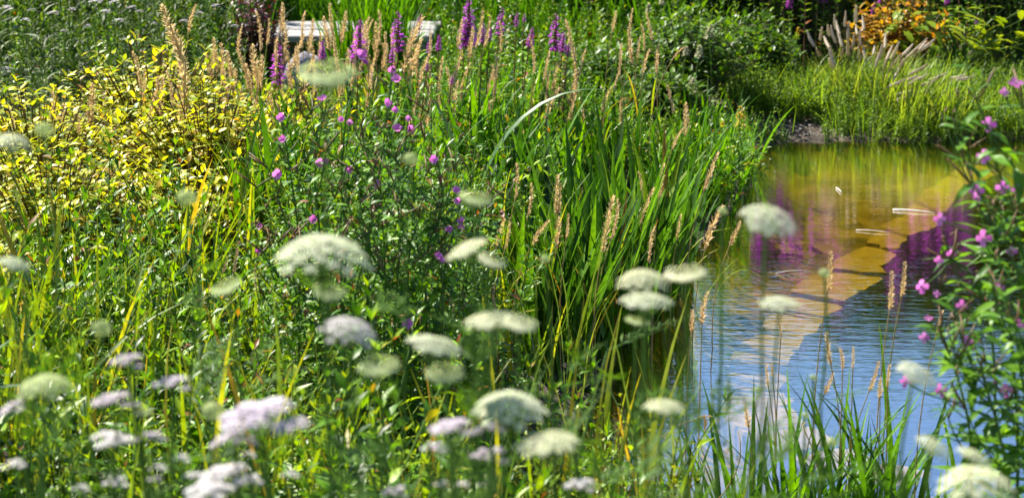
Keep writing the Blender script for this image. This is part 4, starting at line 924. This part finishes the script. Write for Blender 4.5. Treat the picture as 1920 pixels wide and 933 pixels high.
for path, Yd, lb, fl in [
 ([(1800,930),(1795,800),(1768,690),(1738,610)],3.2,'leftmost willowherb stem on the right, leaning left over the blue water',[(1697,715,20),(1763,732,26),(1733,632,18),(1740,596,14)]),
 ([(1850,930),(1845,800),(1838,640),(1800,520),(1752,480)],3.3,'willowherb stem with a branch of pink flowers reaching left over the dark water',[(1727,536,26),(1803,573,20),(1760,488,16),(1783,476,18),(1757,550,12)]),
 ([(1885,930),(1885,780),(1870,600),(1852,480),(1840,420)],3.15,'middle willowherb stem of the right hand clump',[(1843,447,28),(1812,640,20),(1872,540,20),(1762,410,22),(1830,372,22),(1885,732,26),(1865,716,14)]),
 ([(1905,930),(1900,760),(1905,560),(1880,400),(1846,310)],3.25,'tall willowherb stem at the right with flowers before the amber water',[(1845,294,24),(1830,358,26),(1880,352,24),(1853,234,24)]),
 ([(1930,930),(1915,700),(1915,450),(1905,260),(1895,190)],3.1,'tallest willowherb stem at the right edge, flowers at its tip',[(1904,156,24),(1896,470,20),(1908,610,22),(1883,174,16),(1906,356,20)]),
 ([(1870,940),(1862,860),(1838,760),(1815,690)],3.05,'short leafy willowherb stem low in the right hand clump',[]),
 ([(1915,940),(1912,820),(1890,680),(1880,600)],3.0,'short leafy willowherb stem at the lower right edge',[])]:
    willowherb(path, Yd, lb, fl, LW, 'herb', close=True, branches=5, Lleaf=.10, step=.036, maxleaf=80, group='willowherb on the right')
mids = [([(560,620),(560,450),(545,330),(528,225)],4.5,[(527,221,18),(530,262,16),(520,326,20),(488,426,14),(485,470,13)]),
 ([(600,640),(600,450),(590,330),(612,190)],4.4,[(605,187,20),(600,305,18),(612,303,14),(588,412,18)]),
 ([(640,640),(650,460),(640,330),(660,112)],4.5,[(675,106,24),(640,225,14),(656,231,14),(655,317,18)]),
 ([(690,640),(690,450),(715,300),(735,135)],4.4,[(737,131,18),(743,150,20),(725,194,18),(741,206,14),(706,346,18)]),
 ([(740,640),(750,460),(755,350),(762,240)],4.4,[(745,243,22),(770,245,20),(765,223,12)]),
 ([(800,640),(800,480),(830,380),(820,300)],4.3,[(813,300,18),(855,358,18),(857,376,16),(865,416,18),(866,426,14),(843,428,16)]),
 ([(830,660),(830,560),(825,480)],4.2,[(822,480,16),(828,487,14),(765,608,22)]),
 ([(655,660),(665,560),(690,450),(700,400)],4.25,[]),([(770,660),(765,560),(770,460),(790,400)],4.2,[]),([(720,660),(722,560),(720,460),(715,400)],4.3,[]),
 ([(560,670),(565,600),(550,520),(540,440)],4.35,[(575,720,10)]),([(610,680),(615,600),(620,520),(640,440)],4.2,[]),([(870,620),(868,540),(880,470),(885,430)],4.35,[]),
 ([(640,560),(640,400),(660,300),(680,260)],4.6,[]),([(560,560),(570,440),(580,360),(600,300)],4.7,[]),([(790,560),(780,440),(770,380),(740,320)],4.6,[])]
ml = []
for path, Yd, fl in mids:
    ml.append((willowherb(path, Yd, '', fl, LM, 'willow', branches=5, Lleaf=.08, step=.022, maxleaf=120, group='willowherb in the middle'), path[-1]))
label_row(ml, 'leafy pink willowherb stem in the middle clump, {o} from the left by its tip', 'willowherb', 'willowherb in the middle')

# ------------------------------------------------------------------ yellow flower spikes, cream plumes, floating twigs
def flowerspike(name, px, py0, py1, Y, mn, label, cat, wid=.3, n=60, leafy=8):
    a, b_ = at(px, py0, Y), at(px+2, py1, Y); bx, by = a[0]+U(-.03,.03), a[1]; E = empty(name, (bx, by, g1(bx,by)-.01)); o = np.array(E.location); L = np.linalg.norm(b_-a)
    P = bez((0,0,0), (0,0,(a-o)[2]*.6), a-o, 7); MB().add(tube(np.vstack((P, b_-o)), .0025, 4)).build('stem', G['stem'], E)
    fm = MB()
    for i in range(n):
        t = U(0,1); w = wid*L*(1-.8*t)*U(.3,1); an = U(0,6.283); c = (a-o)*(1-t)+(b_-o)*t+np.array((math.cos(an)*w, math.sin(an)*w, U(-.02,.02)*L))
        for k in range(4): fm.add(kite(.010 if mn == 'yellow' else .009, .006 if mn == 'yellow' else .004, .2, .1), 0, rotz(U(0,6.28)) @ rotx(U(-.4,.9)), c)
    fm.build('flowers', G[mn], E)
    for i in range(leafy):
        for k in (0,1): put_leaf(random.choice(LV_LOOSE), E, P[2+i % 5], place_leaf(i*1.57+k*math.pi, U(.2,.8)), U(.05,.08))
    return tag(E, label, cat)
flowerspike('yellow_loosestrife', 1386, 240, 200, 8.0, 'yellow', 'yellow flower spike at the corner of the bank over the water', 'flower', .35)
flowerspike('yellow_loosestrife', 1354, 240, 228, 7.9, 'yellow', 'small yellow flower left of the yellow spike on the bank corner', 'flower', .4, 18)
flowerspike('yellow_loosestrife', 48, 590, 530, 4.9, 'yellow', 'yellow flower spike at the left edge of the meadow', 'flower', .22, 60)
flowerspike('yellow_loosestrife', 108, 518, 506, 5.0, 'yellow', 'small yellow flower head in the left meadow', 'flower', .5, 16)
flowerspike('yellow_loosestrife', 205, 285, 262, 6.2, 'yellow', 'bright yellow flowers on the golden shrub', 'flower', .5, 40, 2)
flowerspike('orange_flower_spike', 1495, 72, 52, 10.4, 'yellow', 'small orange yellow spike left of the fountain grass', 'flower', .25, 40)
for i, (px, y0, y1, Yd, lb) in enumerate([(1330,72,45,9.6,'cream plume at the top of the dark shrub right of centre'),(1310,108,86,9.4,'cream plume halfway up the dark shrub right of centre'),(1285,105,88,9.4,'small cream plume left on the dark shrub'),(1298,175,145,9.0,'faded cream plume low on the dark shrub near the reeds'),(1368,100,86,9.8,'small cream plume right on the dark shrub'),(1240,10,-8,10.5,'cream plume at the top edge left of the dark shrub'),(1215,25,8,10.4,'cream plume near the top edge above the reed bank')]):
    flowerspike('plume_flower', px, y0, y1, Yd, 'plume', lb, 'flower', .45, 120, 3)
twig_m = noisemat('bleached_twig', [(.45,.40,.36),(.65,.62,.58)], 30, rough=.6, bump=.2, bscale=60)
for (x0, y0, x1, y1, r_, lb) in [(1674,393,1752,399,.005,'bleached stick floating on the amber water'),(1605,431,1668,436,.002,'thin straw floating above the sunken stones'),(1568,352,1578,361,.003,'short twig sticking out of the amber water'),(1455,512,1512,506,.0015,'thin pale straw on the water below the white umbel')]:
    a, b_ = atz(x0,y0,.004), atz(x1,y1,.004); o = MB().add(tube(bez(a*0, (b_-a)/2+np.array((0,.01,.006)), b_-a, 6), np.linspace(r_, r_*.4, 6), 6, True)).build('floating_twig', twig_m); o.location = a; tag(o, lb, 'twig', 'twigs on the water')
